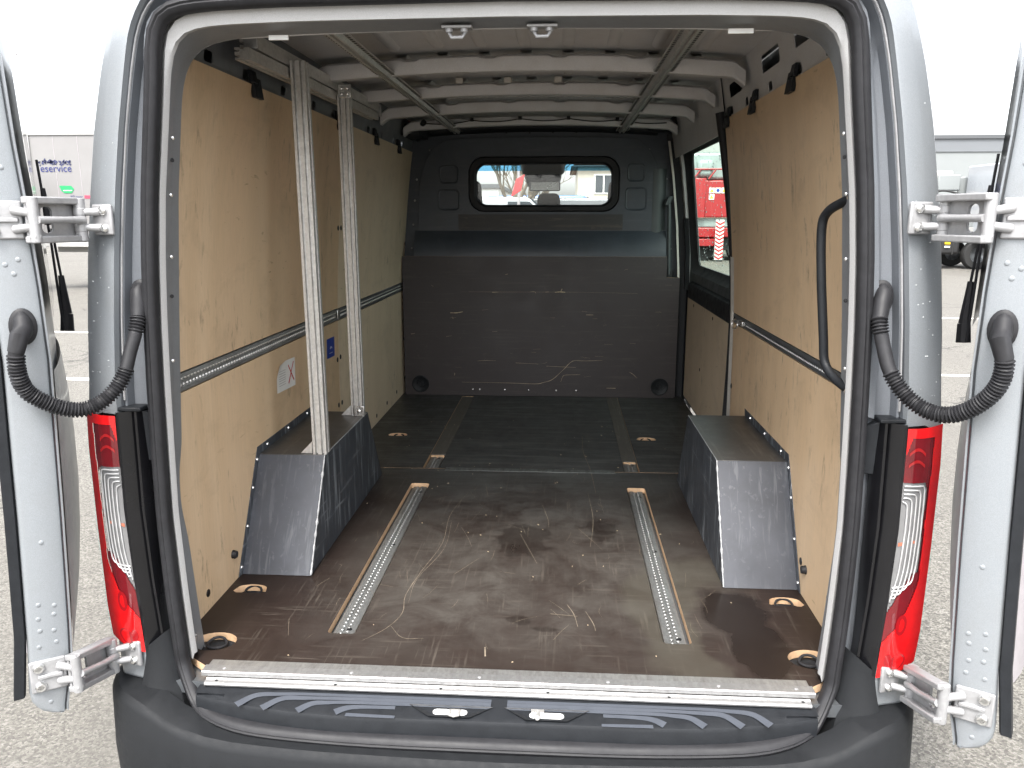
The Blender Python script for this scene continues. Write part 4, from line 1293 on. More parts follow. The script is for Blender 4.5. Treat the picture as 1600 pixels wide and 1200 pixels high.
# hinges
def hinge(s, z, Q, d, n, low=False):
    root = empty('door_hinge', (s * .95, -.04, z))
    adopt(root, van)
    # body plate
    if low:
        c = Vector((s * .945, .000, .055)); nx = Vector((s * .34, -.94, 0)).normalized()
    else:
        c = Vector((s * .900, -.004, z)); nx = Vector((s * .22, -.97, 0)).normalized()
    tx = Vector((-nx.y, nx.x, 0)) * (1 if s > 0 else 1)
    up = Vector((0, 0, 1))
    m = MB(); m.obox(c + nx * .004, tx * .026, nx * .005, up * .034)
    m.build('body_plate', 'cast', root, 40, .004, 3)
    for dz in (-.020, .020):
        q = c + nx * .009 + up * dz + tx * (-s * .006)
        MB().tube([q, q + nx * .004, q + nx * .008, q + nx * .0085], [.0105, .0105, .0075, .003], 12).build('hinge_bolt', 'chrome', root, 50)
    # knuckles on the body plate
    k0 = c + nx * .026 + Vector((s * .036, 0, 0))
    m = MB()
    for dz in (-.018, .018):
        m.tube([c + nx * .006 + up * dz + Vector((s * .004, 0, 0)), c + nx * .020 + up * dz * .95 + Vector((s * .022, 0, 0)), k0 + up * dz * .9], [.0095, .0085, .0095], 10)
        m.cyl(k0 + up * (dz - .008), k0 + up * (dz + .008), .0135, 14)
    m.build('body_knuckle', 'cast', root, 50, .0015)
    # door plate on the hinge edge
    dc = Vector(Q(-.003, -.046, z + (.028 if low else 0.0)))
    m = MB(); m.obox(dc, n * .038, d * .004, up * .040)
    m.build('door_plate', 'cast', root, 40, .004, 3)
    for dz in (-.024, .024):
        q = dc - d * .004 + up * dz - n * .018
        MB().tube([q, q - d * .004, q - d * .0085, q - d * .0085, q - d * .004], [.0125, .0125, .0095, .0055, .004], 12).build('hinge_bolt', 'chrome', root, 40)
    q = dc - d * .004 + n * .004
    MB().obox(q, n * .026, d * .006, up * .0055).build('door_plate_rib', 'cast', root, 40, .003)
    k1 = Vector(Q(-.030, .012, z + (.028 if low else 0.0)))
    m = MB()
    for dz in (-.020, .020):
        m.tube([dc - d * .003 + n * .02 + up * dz, dc - d * .018 + n * .044 + up * dz * .8, k1 + up * dz * .7], [.010, .009, .010], 10)
    m.cyl(k1 - up * .030, k1 + up * .030, .0085, 12)
    m.tube([k1 - up * .030, k1 - up * .038, k1 - up * .040], [.0125, .0125, .008], 6)
    m.build('door_knuckle', 'cast', root, 45, .0015)
    # link: two outer bars, a web with an oval window, one slim inner arm
    ax = (k1 - k0); L = ax.length; ax = ax.normalized()
    m = MB()
    sd = ax.cross(up).normalized()
    mid = (k0 + k1) / 2 + sd * .006
    for dz in (-.041, .041):
        m.obox(mid + up * dz, ax * (L / 2 + .010), sd * .014, up * .0075)
    m.build('link_arm', 'cast', root, 40, .003, 2)
    w0 = mid + sd * .010
    if w0.y < mid.y: w0 = mid - sd * .010
    # web sits behind the bars
    fn = lambda u, v, w: tuple(w0 + ax * u + up * v + sd * w)
    plate('link_web', [[(-L / 2, -.034), (L / 2 + .004, -.034), (L / 2 + .004, .034), (-L / 2, .034)], rrect(L / 2 - .060, L / 2 - .030, -.028, .028, .012)], .006, fn, 'cast', root)
    m = MB()
    f0 = -sd if sd.y > 0 else sd
    m.tube([k0 + f0 * .010, (k0 * .5 + k1 * .5) + f0 * .016, k1 + f0 * .010], [.0085, .0075, .0085], 10)
    m.build('check_arm', 'cast', root, 50)
    for e, r_ in ((k0, .0125), (k1, .0115)):
        MB().cyl(e - up * .047, e + up * .047, r_, 14).build('hinge_pin', 'cast', root, 50, .001)
hinge(-1, 1.143, QL, dL, nL)
hinge(1, 1.147, QR, dR, nR)
hinge(-1, .065, QL, dL, nL, True)
hinge(1, .070, QR, dR, nR, True)

# corrugated cable conduits from body to doors
def conduit(s, pts, Q, d, n):
    root = empty('cable_conduit', pts[-1])
    adopt(root, van)
    P = crom(pts, 14)
    # resample by arc length
    seg = [0]
    for a, c in zip(P, P[1:]): seg.append(seg[-1] + (c - a).length)
    tot = seg[-1]
    def at(q):
        for i in range(len(P) - 1):
            if seg[i + 1] >= q:
                t = (q - seg[i]) / max(1e-9, seg[i + 1] - seg[i])
                return P[i].lerp(P[i + 1], t)
        return P[-1]
    step = .0017
    N = int(tot / step)
    path, rad = [], []
    for i in range(N + 1):
        q = i * step
        fr_ = q / tot
        path.append(at(q))
        smooth_zone = .70 < fr_ < .86 or fr_ < .08 or fr_ > .93
        ph = q / .0072 * 2 * math.pi
        rad.append(.0150 if smooth_zone else .0158 + .0026 * math.tanh(2.2 * math.sin(ph)))
    MB().tube(path, rad, 14).build('corrugated_hose', 'rubber', root, 50)
    # door grommet: oval pad and hood
    c = Vector(pts[0])
    m = MB()
    oval = lambda cc, a, bb, off, e1, e2, nn: [cc + e1 * (a * math.cos(t)) + e2 * (bb * math.sin(t)) + nn * off for t in [2 * math.pi * i / 24 for i in range(24)]]
    dz = Vector((0, 0, 1))
    gd = Vector(Q(-.0005, -.040, c.z + .012))
    m.loft([oval(gd, .027, .040, 0, n, dz, -d), oval(gd, .027, .040, .006, n, dz, -d), oval(gd, .022, .035, .010, n, dz, -d), oval(gd, .012, .02, .011, n, dz, -d), oval(gd, .001, .002, .011, n, dz, -d)], True)
    m.tube([gd + dz * .026 - d * .004, gd + dz * .016 - d * .016, gd - dz * .006 - d * .024, Vector(pts[0]) - dz * .004, Vector(pts[1])], [.010, .0175, .0195, .0185, .0165], 14)
    m.build('door_grommet', 'rubber', root, 50)
    e = Vector(pts[-1])
    bn = Vector((-s * .15, -.98, 0)).normalized(); bt = Vector((bn.y, -bn.x, 0))
    gb = Vector((s * .858, .046, e.z + .010))
    m = MB()
    m.loft([oval(gb, .024, .040, 0, bt, dz, bn), oval(gb, .024, .040, .008, bt, dz, bn), oval(gb, .019, .034, .012, bt, dz, bn), oval(gb, .001, .002, .012, bt, dz, bn)], True)
    m.tube([gb + dz * .026 + bn * .006, gb + dz * .012 + bn * .020, e, Vector(pts[-2])], [.010, .0175, .019, .0160], 14)
    m.build('body_grommet', 'rubber', root, 50)
cl = [(-1.000, -.198, .905), (-1.008, -.202, .870), (-1.013, -.198, .823), (-1.010, -.184, .783), (-.992, -.164, .756), (-.964, -.138, .733), (-.934, -.110, .724), (-.906, -.084, .736), (-.882, -.062, .763), (-.868, -.042, .797), (-.861, -.026, .839), (-.852, -.010, .883), (-.849, .004, .919), (-.854, .022, .955)]
conduit(-1, cl, QL, dL, nL)
cr_ = [(.995, -.198, .917), (1.006, -.202, .876), (1.008, -.194, .832), (.998, -.176, .795), (.976, -.150, .762), (.948, -.122, .744), (.916, -.092, .748), (.884, -.064, .775), (.858, -.040, .820), (.847, -.018, .874), (.841, .000, .926), (.850, .020, .962)]
conduit(1, cr_, QR, dR, nR)

# grab handle on the right rear pillar
hpath = crom([(.800, .108, 1.192), (.790, .150, 1.182), (.776, .205, 1.160), (.772, .225, 1.120), (.780, .222, 1.0), (.794, .215, .86), (.800, .212, .800), (.808, .190, .772), (.822, .150, .752), (.834, .112, .742)], 5)
gh = MB(); gh.tube(hpath, .0112, 12)
ghr = gh.build('grab_handle', 'plastic', van, 50)
for p in ((.800, .100, 1.194), (.834, .104, .742)):
    MB().obox(p, (.010, 0, 0), (.006, .012, 0), (0, 0, .020)).build('handle_foot', 'plastic', ghr, 40, .004)
    MB().dome((p[0] - .012, p[1] - .008, p[2]), (-.7, -.7, 0), .010, .006, 12).build('handle_bolt', 'chrome', ghr)

# ---- partition between load space and cab
PY = 3.32
def fwd(y):
    return lambda u, v, w: (u, y - w, v)
outl = [(-wx(z) - .05, z) for z in (-.02, .4, .75, 1.0, 1.25, 1.45, 1.56, 1.70)] + [(-.5, 1.745), (0, 1.76), (.5, 1.745)] + [(wx(z) + .06, z) for z in (1.70, 1.56, 1.45, 1.25, 1.0, .75, .4, -.02)]
win = rrect(-.405, .445, 1.222, 1.472, .075, 8)
plate('partition_panel', [outl, win], .006, fwd(PY), 'partition', van)
# raised arched field with its own window cut
arch = [(-.78, .80), (-.775, 1.2), (-.755, 1.40), (-.70, 1.53), (-.62, 1.60), (-.52, 1.625), (0, 1.635), (.52, 1.625), (.62, 1.60), (.69, 1.53), (.735, 1.40), (.75, 1.2), (.755, .80)]
arch = [tuple(v)[:2] for v in crom([(x, z, 0) for x, z in arch], 4)]
plate('partition_field', [arch, rrect(-.455, .497, 1.178, 1.520, .10, 8)], .024, fwd(PY - .012), 'partition', van, bevel=.008)
# window rubber and glass
wo = [Vector((x, PY - .010, z)) for x, z in rrect(-.430, .470, 1.200, 1.497, .088, 8)]
m = MB()
m.loft([[(x, PY - .004, z) for x, z in rrect(-.453, .495, 1.180, 1.518, .098, 8)], [(x, PY - .018, z) for x, z in rrect(-.446, .488, 1.187, 1.511, .094, 8)], [(x, PY - .018, z) for x, z in rrect(-.418, .458, 1.211, 1.484, .080, 8)], [(x, PY + .004, z) for x, z in rrect(-.402, .443, 1.224, 1.470, .072, 8)]], True)
m.build('window_rubber', 'rubber', van, 40)
MB().prism([(x, PY + .004, z) for x, z in rrect(-.41, .45, 1.218, 1.478, .075, 8)], (0, .004, 0)).build('partition_window', 'glass', van)
# pressed pockets either side of the window
for x0, x1, z0, z1 in ((.530, .668, 1.187, 1.330), (.540, .650, 1.362, 1.475), (-.650, -.510, 1.187, 1.320), (-.640, -.515, 1.352, 1.465)):
    m = MB()
    r0, r1 = rrect(x0, x1, z0, z1, .030, 5), rrect(x0 + .012, x1 - .012, z0 + .012, z1 - .012, .022, 5)
    m.loft([[(x, PY - .0238, z) for x, z in r0], [(x, PY - .027, z) for x, z in rrect(x0 + .004, x1 - .004, z0 + .004, z1 - .004, .027, 5)], [(x, PY - .0242, z) for x, z in r1]], True)
    m.add([(x, PY - .0242, z) for x, z in r1], [tuple(range(len(r1)))])
    m.build('pressed_pocket', 'partition', van, 40)
# worn band under the window, ledge and flared right cheek
MB().box(-.520, .520, PY - .0262, PY - .0245, 1.066, 1.164).build('worn_band', 'worn', van)
m = MB()
lx = [-.80 + 1.59 * i / 20 for i in range(21)]
m.loft([[(x, PY - .0245, 1.062), (x, PY - .032, 1.050), (x, PY - .060, 1.010), (x, PY - .085, .955), (x, PY - .092, .905), (x, PY - .092, .86)] for x in lx])
m.build('partition_ledge', 'partition', van, 60)
m = MB()
m.loft([[(.70, PY - .0246, z), (.725, PY - .032, z), (.755, PY - .028, z), (.785, PY - .010, z)] for z in (.80, .95, 1.10, 1.25, 1.38, 1.44)])
m.build('partition_cheek', 'doorplastic', van, 60)
# bolted flange round the edge
for x, z in [(.672, 1.556), (-.70, 1.56)] + [(-.36 + .145 * i, 1.662) for i in range(6)] + [(s * (wx(z) - .055), z) for s in (-1, 1) for z in (.95, 1.10, 1.25, 1.38)]:
    MB().dome((x, PY - .004, z), (0, -1, 0), .007, .005, 8).build('partition_bolt', 'cast' if abs(x) > .6 else 'plastic', van)
# tube handle at the right edge
m = MB()
m.tube([(.800, PY - .06, 1.225), (.802, PY - .065, 1.20), (.815, PY - .065, .82), (.818, PY - .06, .79)], .012, 10)
hb_ = m.build('partition_tube', 'doorplastic', van, 50)
MB().obox((.822, PY - .06, .800), (.022, 0, 0), (0, .012, 0), (0, 0, .030)).build('tube_foot', 'plastic', hb_, 40, .008)
MB().obox((.798, PY - .05, 1.245), (.018, 0, 0), (0, .02, 0), (.012, 0, .030)).build('tube_foot', 'doorplastic', hb_, 40, .008)
# headliner trim at the top of the partition
m = MB(); m.loft([[(x, PY - .05, 1.742 + rz(x)), (x, PY - .065, 1.70 + rz(x)), (x, PY - .05, 1.672 + rz(x)), (x, PY - .004, 1.665 + rz(x))] for x in xs[2:-2]]); m.build('partition_header', 'plastic', van, 60)
# black loom and box in the corner by the sliding door
m = MB(); m.obox((.835, 3.10, 1.688), (.055, 0, 0), (0, .09, 0), (-.015, 0, .045)); m.build('roof_corner_box', 'plastic', van, 40, .012)
m = MB(); m.obox((.72, 3.20, 1.665), (.07, 0, -.01), (0, .05, 0), (0, 0, .018)); m.build('roof_corner_cover', 'plastic', van, 40, .01)
m = MB(); m.tube(crom([(-.66, 2.90, 1.68), (-.70, 2.98, 1.66), (-.74, 3.08, 1.655), (-.76, 3.26, 1.62)], 5), .016, 8); m.obox((-.745, 3.12, 1.648), (.05, 0, 0), (0, .16, 0), (.01, 0, .032)); m.build('roof_corner_loom', 'plastic', van, 40)

# ---- sliding side door on the right
dx_ = lambda z: interp([(0, .945), (.70, .945), (.87, .945), (1.2, .915), (1.52, .872), (1.72, .83)], z)
def dfn(off): return lambda u, v, w: (dx_(v) + off - w, u, v)
plate('sliding_door_panel', [[(1.70, -.05), (3.44, -.05), (3.44, .30), (3.44, .7), (3.44, 1.0), (3.44, 1.3), (3.44, 1.72), (1.70, 1.72), (1.70, 1.3), (1.70, 1.0), (1.70, .7), (1.70, .3)], rrect(1.86, 3.185, .835, 1.535, .07)], .004, dfn(.05), 'silver', van)
plate('sliding_door_liner', [[(1.72, .0), (3.31, .0), (3.31, .40), (3.31, .80), (3.31, 1.2), (3.31, 1.62), (1.72, 1.62), (1.72, 1.2), (1.72, .8), (1.72, .4)], rrect(1.84, 3.21, .81, 1.555, .08)], .004, dfn(.004), 'doorplastic', van)
m = MB()
for a_, off in ((0, 0),):
    r0 = [(y, z) for y, z in rrect(1.84, 3.21, .81, 1.555, .08)]
    r1 = [(y, z) for y, z in rrect(1.86, 3.185, .835, 1.535, .07)]
    r2 = [(y, z) for y, z in rrect(1.885, 3.165, .858, 1.515, .06)]
    m.loft([[(dx_(z) + .002, y, z) for y, z in r0], [(dx_(z) + .030, y, z) for y, z in r1], [(dx_(z) + .036, y, z) for y, z in r2], [(dx_(z) + .046, y, z) for y, z in r2]], True)
m.build('side_window_seal', 'rubber', van, 40)
m = MB()
r2 = rrect(1.87, 3.178, .847, 1.527, .06)
m.add([(dx_(z) + .044, y, z) for y, z in r2], [tuple(range(len(r2)))])
m.build('side_window', 'greenglass', van, None)
# rain drops on the side window
m = MB()
for _ in range(420):
    y, z = rng.uniform(1.95, 3.14), rng.uniform(.88, 1.5)
    r_ = rng.choice((.0018, .0025, .0035, .005)) * rng.uniform(.7, 1.3)
    m.dome((dx_(z) + .0445, y, z), (1, 0, 0), r_, r_ * .7, 6)
o = m.build('rain_drops', 'drop', van); o['kind'] = 'stuff'
# shelf under the window, dark lower frame, plywood infill, front post
m = MB(); m.loft([[(.925, y, .66), (.925, y, .735), (.930, y, .748), (.945, y, .756), (.975, y, .81)] for y in (1.75, 2.3, 3.16)]); m.build('door_shelf', 'plastic', van, 40)
plate('plywood_panel', [[(1.96, .03), (3.19, .03), (3.19, .672), (1.96, .672)]], .006, lambda u, v, w: (.934 - w, u, v), 'ply_front_light', van, smooth=30)
for y, z in ((2.95, .63), (2.35, .63), (2.65, .30), (2.08, .05)):
    MB().dome((.930, y, z), (-1, 0, 0), .010, .003, 8).build('lining_screw', 'screw', van)
m = MB(); m.loft([[(dx_(z) - .002, 3.215, z), (dx_(z) - .018, 3.225, z), (dx_(z) - .022, 3.255, z), (dx_(z) - .004, 3.285, z)] for z in (.70, .9, 1.2, 1.45, 1.62)]); m.build('door_front_post', 'primer', van, 50)  # pale primer stands in for light falling through the side window
m = MB(); m.loft([[(dx_(z) - .006, 3.20, z), (dx_(z) - .030, 3.215, z), (dx_(z) - .028, 3.27, z)] for z in (.70, .95, 1.10, 1.14)]); m.build('door_post_cover', 'plastic', van, 40)
m = MB(); m.loft([[(.876 + (dx_(z) - .945), PY - .055, z), (.868 + (dx_(z) - .945), PY - .062, z), (.868 + (dx_(z) - .945), PY - .075, z), (.880 + (dx_(z) - .945), PY - .078, z)] for z in (.0, .5, .8, 1.1, 1.4, 1.60)]); m.build('post_flange', 'foam', van, 40)
m = MB(); m.loft([[(.872 + (dx_(z) - .945), PY - .040, z), (.93 + (dx_(z) - .945), PY - .06, z), (.99 + (dx_(z) - .945), PY - .02, z)] for z in (-.02, .5, .8, 1.1, 1.4, 1.72)]); m.build('front_post', 'plastic', van, 40)
for z in (.35, .73):
    MB().obox((.862, PY - .075, z), (.012, 0, 0), (0, .012, 0), (0, 0, .050 if z > .5 else .004)).build('post_catch', 'plastic', van, 40, .004)
# rear post of the doorway: black rubber strip and pale edge strip against the lining
sp_ = [(wx(z) - .012 + .020 * math.sin(math.pi * min(1, max(0, z / 1.55))), 1.745 + .012 * math.sin(z * 5), z) for z in [.02 + 1.56 * i / 24 for i in range(25)]]
MB().tube(sp_, .020, 10).build('doorway_seal', 'rubber', van, 60)
m = MB(); m.loft([[(wx(z) - .0095, 1.660, z), (wx(z) - .013, 1.690, z), (wx(z) - .010, 1.722, z)] for z in (.02, .3, .6, .75, .92, .98)]); m.build('doorway_edge_strip', 'foam', van, 60)
m = MB(); m.loft([[(wx(z) - .004, 1.70, z), (wx(z) + .03, 1.78, z), (wx(z) + .095, 1.80, z)] for z in (-.02, .4, .8, 1.2, 1.45, 1.72)]); m.build('doorway_rear_post', 'jamb', van, 50)

# ---- cab seen through the partition window
MB().box(-.98, .98, 3.36, 5.3, -.12, -.06).build('cab_floor', 'plastic', van)
m = MB(); m.loft([[(x, 3.42, 1.70), (x, 3.9, 1.69), (x, 4.30, 1.625), (x, 4.46, 1.560)] for x in (-.84, -.4, 0, .4, .84)]); m.build('cab_headlining', 'lining', van, 60)
m = MB(); m.loft([[(x, 4.44, 1.585), (x, 4.9, 1.30), (x, 5.40, .98)] for x in (-.82, 0, .82)]); m.build('windscreen', 'glass', van, 60)
m = MB(); m.loft([[(x, 4.452, 1.572), (x, 4.52, 1.528), (x, 4.565, 1.500)] for x in (-.80, 0, .80)]); m.build('windscreen_shade_band', 'blueglass', van, 60)
for s in (-1, 1):
    m = MB(); m.loft([[(s * .87, 4.40, 1.60), (s * .80, 4.47, 1.60)], [(s * .92, 4.9, 1.32), (s * .83, 4.97, 1.30)], [(s * .97, 5.42, .99), (s * .90, 5.46, .98)]]); m.build('windscreen_post', 'lining', van)
    m = MB(); m.loft([[(s * .99, y, z) for z in (-.3, .3, .88)] for y in (3.5, 4.3, 5.5)]); m.loft([[(s * .80, y, 1.70), (s * .84, y, 1.60)] for y in (3.5, 4.4)]); m.build('cab_side', 'silver', van)
    MB().obox((s * .40 + .02, 4.36, 1.568), (.20, 0, 0), (0, .055, -.03), (0, .006, .010)).build('sun_visor', 'lining', van, 40, .008)
m = MB(); m.loft([[(x, 5.42, 1.0), (x, 5.7, .85), (x, 5.78, .3), (x, 5.75, -.45)] for x in (-.95, -.5, 0, .5, .95)]); m.build('bonnet', 'silver', van, 60)
m = MB(); m.loft([[(x, 4.75, .30), (x, 4.72, .62), (x, 4.82, .80), (x, 5.35, .95)] for x in (-.95, -.4, 0, .4, .95)]); m.build('dashboard', 'plastic', van, 60)
# roof console and mirror
m = MB()
m.hexa([(-.145, 4.10, 1.575), (.125, 4.10, 1.575), (.150, 4.40, 1.46), (-.170, 4.40, 1.46), (-.165, 4.10, 1.66), (.145, 4.10, 1.66), (.170, 4.40, 1.60), (-.190, 4.40, 1.60)])
rc = m.build('roof_console', 'lining', van, 40, .015)
m = MB(); m.hexa([(-.150, 4.395, 1.425), (.130, 4.395, 1.425), (.11, 4.50, 1.36), (-.13, 4.50, 1.36), (-.16, 4.395, 1.50), (.14, 4.395, 1.50), (.13, 4.50, 1.52), (-.15, 4.50, 1.52)]); m.build('sensor_cover', 'plastic', rc, 40, .02)
m = MB(); m.box(-.135, .115, 4.090, 4.099, 1.578, 1.606); m.build('console_lamp', 'consolegrey', rc, 40, .004)
mr = MB(); mr.obox((.005, 4.36, 1.375), (.118, 0, 0), (0, .012, 0), (0, .004, .036))
mo = mr.build('rear_view_mirror', 'plastic', van, 40, .012)
MB().obox((.005, 4.346, 1.3755), (.108, 0, 0), (0, .001, 0), (0, .001, .029)).build('mirror_glass', 'chrome', mo, 40)
MB().tube([(.005, 4.375, 1.38), (.005, 4.44, 1.44)], .012, 8).build('mirror_stem', 'plastic', mo)
# seats: back and head restraint
for cx, sy in ((-.52, 3.72), (.05, 3.62), (.56, 3.72)):
    st = empty('seat', (cx, sy, -.05)); adopt(st, van)
    bw = .24 if cx != .05 else .20
    m = MB(); m.hexa([(cx - bw, sy, .30), (cx + bw, sy, .30), (cx + bw, sy + .18, .30), (cx - bw, sy + .18, .30), (cx - bw * .85, sy - .10, 1.02), (cx + bw * .85, sy - .10, 1.02), (cx + bw * .85, sy + .02, 1.02), (cx - bw * .85, sy + .02, 1.02)])
    m.build('seat_back', 'fabric', st, 40, .05, 3)
    m = MB(); m.box(cx - bw, cx + bw, sy, sy + .50, .12, .30); m.build('seat_cushion', 'fabric', st, 40, .05, 3)
    zt_ = 1.300 if cx == .05 else 1.385
    hw = .088 if cx == .05 else .135
    m = MB(); m.hexa([(cx - hw, sy - .12, 1.05), (cx + hw, sy - .12, 1.05), (cx + hw, sy - .03, 1.05), (cx - hw, sy - .03, 1.05), (cx - hw * .82, sy - .13, zt_), (cx + hw * .82, sy - .13, zt_), (cx + hw * .82, sy - .05, zt_), (cx - hw * .82, sy - .05, zt_)])
    m.build('head_restraint', 'fabric', st, 40, .035, 4)
# wheels under the van
for s in (-1, 1):
    for y in (1.08, 4.75):
        wr = empty('wheel', (s * .86, y, GROUND)); adopt(wr, van)
        def ringp(r, x): return [(s * x, y + r * math.cos(2 * math.pi * i / 32), GROUND + .345 + r * math.sin(2 * math.pi * i / 32)) for i in range(32)]
        m = MB(); m.loft([ringp(.22, .76), ringp(.33, .76), ringp(.345, .78), ringp(.345, .94), ringp(.33, .96), ringp(.22, .965)], True); m.build('tyre', 'tyre', wr, 40)
        m = MB(); m.loft([ringp(.225, .955), ringp(.19, .945), ringp(.10, .90), ringp(.06, .92), ringp(.005, .92)], True); m.build('rim', 'cast', wr, 40)

# ================================================================== things fitted or stuck inside the van
# aluminium shelf frame: two posts, a double top rail, feet and corner brackets
rack = empty('aluminium_rack_frame', (-.68, .80, .35))
tag(rack, 'bare aluminium rack frame with two upright posts on the left wheel arch box', 'rack frame')
def extrusion(name, p0, p1, wv, dv, mat='alu'):
    """slotted profile: half-width vector wv, half-depth vector dv"""
    p0, p1, wv, dv = Vector(p0), Vector(p1), Vector(wv), Vector(dv)
    c = [(-1, -1), (-.66, -1), (-.64, -.35), (-.30, -.35), (-.28, -1), (.28, -1), (.30, -.35), (.64, -.35), (.66, -1), (1, -1), (1, -.30), (.72, -.27), (.72, .27), (1, .30), (1, 1), (-1, 1), (-1, .30), (-.72, .27), (-.72, -.27), (-1, -.30)]
    m = MB()
    m.loft([[p + wv * a + dv * q for a, q in c] for p in (p0, p1)], True, 0, True)
    return m.build(name, mat, rack, 20)
extrusion('post', (-.6825, .795, .349), (-.690, .800, 1.625), (.0235, 0, 0), (0, .0225, 0))
extrusion('post', (-.690, 1.325, .349), (-.692, 1.325, 1.600), (.0230, 0, 0), (0, .0225, 0))
extrusion('top_rail', (-.738, .500, 1.628), (-.738, 2.02, 1.645), (0, 0, .020), (.020, 0, 0))
extrusion('top_rail', (-.738, .460, 1.585), (-.738, 2.00, 1.605), (0, 0, .016), (.020, 0, 0))
for y in (.505, 2.02):
    m = MB(); m.obox((-.728, y, 1.632), (.020, 0, 0), (0, .006, 0), (0, 0, .026)); m.build('end_cap', 'cast', rack, 40, .002)
MB().obox((-.684, 1.299, 1.612), (.024, 0, 0), (0, .006, 0), (0, 0, .024)).build('corner_bracket', 'chrome', rack, 40, .002)
for dx in (-.011, .011):
    for dz in (-.010, .010):
        MB().dome((-.684 + dx, 1.292, 1.612 + dz), (0, -1, 0), .006, .005, 8).build('bracket_screw', 'chrome', rack)
MB().obox((-.678, 1.297, .371), (.021, 0, 0), (0, .006, 0), (0, 0, .022)).build('foot_bracket', 'chrome', rack, 40, .002)
MB().dome((-.678, 1.290, .373), (0, -1, 0), .009, .006, 10).build('bracket_screw', 'chrome', rack)
for y, x0 in ((.795, -.711), (1.325, -.717)):
    MB().prism([(x0, y - .015, .3495), (x0 - .042, y - .015, .3495), (x0, y - .015, .392)], (0, .03, 0)).build('gusset', 'alu', rack, 30, .001)

# dark board standing against the partition
brd = empty('phenolic_board', (0, 3.22, 0))
tag(brd, 'dark brown scratched phenolic board standing upright against the partition', 'board')
BY = 3.222
plate('board_sheet', [[(-.876, .002), (.880, .002), (.880, .776), (.798, .776), (.798, .904), (-.876, .904)]], .012, lambda u, v, w: (u, BY - w, v), 'board', brd, 'plyedge')
bm_ = [([(-.50, .090), (-.20, .088), (-.02, .084), (.03, .094), (.09, .115), (.16, .180), (.22, .238), (.30, .240), (.41, .244)], .0022),
       ([(.145, .100), (.16, .140), (.20, .147), (.27, .149)], .0018),
       ([(-.40, .232), (-.34, .236), (-.28, .235)], .0014), ([(-.572, .545), (-.53, .545), (-.49, .552)], .0045), ([(-.56, .52), (-.552, .505)], .0016),
       ([(.10, .680), (.13, .683), (.165, .681)], .0055), ([(.135, .682), (.145, .702)], .004), ([(-.30, .678), (-.26, .680)], .0025), ([(-.06, .682), (-.03, .683), (-.02, .672)], .002), ([(.04, .681), (.06, .683)], .002),
       ([(-.215, .790), (-.200, .794)], .0045), ([(-.55, .135), (-.548, .150)], .0022), ([(.585, .170), (.61, .155), (.635, .130)], .0018), ([(.44, .062), (.50, .062)], .0026),
       ([(-.83, .405), (-.805, .408)], .0016), ([(.30, .538), (.345, .538)], .0022), ([(-.15, .222), (.0, .216)], .0010), ([(.05, .203), (.24, .196)], .0012),
       ([(-.45, .680), (.24, .682)], .0006), ([(.24, .682), (.62, .676)], .0005)]
for _ in range(26):
    x, z = rng.uniform(-.8, .8), rng.gauss(.45, .2)
    l = rng.uniform(.01, .06)
    bm_.append(([(x, z), (x + l, z + rng.gauss(0, .004))], rng.uniform(.0003, .0009)))
strip_marks('board_scratches', bm_, brd, lambda u, v: (u, BY - .0068, v), 'wood_scratch')
for x in (-.43, -.385, -.22, -.065, .115, .245):
    MB().dome((x, BY - .006, .042), (0, -1, 0), .0055, .003, 8).build('board_screw', 'chrome', brd)
for x in (-.775, .78):
    m = MB()
    rp = lambda r, y: [(x + r * math.cos(2 * math.pi * i / 28), y, .075 + r * math.sin(2 * math.pi * i / 28)) for i in range(28)]
    m.loft([rp(.058, BY - .006), rp(.057, BY - .010), rp(.052, BY - .011), rp(.045, BY - .0065), rp(.002, BY - .0063)], True)
    m.tube([(x + .020 * math.cos(t), BY - .012, .078 + .020 * math.sin(t)) for t in [2 * math.pi * i / 16 for i in range(17)]], .004, 8, 0, False)
    m.build('round_lashing_cup', 'plastic', brd, 40)

# notice sheet with a red cross, its corner curling
nt = empty('paper_notice', (-.89, 1.07, .50))
tag(nt, 'white paper notice with a red cross, torn corner, stuck on the left plywood', 'notice')
m = MB()
ny = lambda u: .966 + .198 * u
xw = lambda z: -(wx(z) - .0092)
rows = []
for j in range(9):
    z = .512 + (.622 - .512) * j / 8
    row = []
    for i in range(9):
        u = i / 8
        curl = .018 * max(0, (j / 8) + (1 - u) - 1.45) ** 1.5
        row.append((xw(z) + curl, ny(u) + (.03 * max(0, (j / 8) + (1 - u) - 1.5)), z - (.02 * max(0, (j / 8) + (1 - u) - 1.5)) + (-.008 * u + .004)))
    rows.append(row)
m.loft(rows)
m.build('paper_sheet', 'white', nt, 60)
for (ua, za), (ub, zb_) in (((.60, .530), (.92, .605)), ((.62, .600), (.90, .532))):
    m = MB()
    p0, p1 = Vector((xw(.56) + .0012, ny(ua), za)), Vector((xw(.56) + .0012, ny(ub), zb_))
    t = (p1 - p0).normalized(); w_ = Vector((0, -t.z, t.y)) * .0032
    m.add([p0 - w_, p1 - w_, p1 + w_, p0 + w_], [(0, 1, 2, 3)])
    m.build('red_cross_stroke', 'redmark', nt, None)
for za in (.595, .586, .577, .568, .56, .551, .542):
    m = MB(); m.add([(xw(za) + .0010, ny(.10), za - .003), (xw(za) + .0010, ny(.45), za - .005), (xw(za) + .0010, ny(.45), za - .0065), (xw(za) + .0010, ny(.10), za - .0045)], [(0, 1, 2, 3)]); m.build('printed_line', 'lampgrey', nt, None)
bs = empty('blue_sticker', (-.89, 1.64, .53))
tag(bs, 'small blue label stuck on the plywood between the two aluminium posts', 'label')
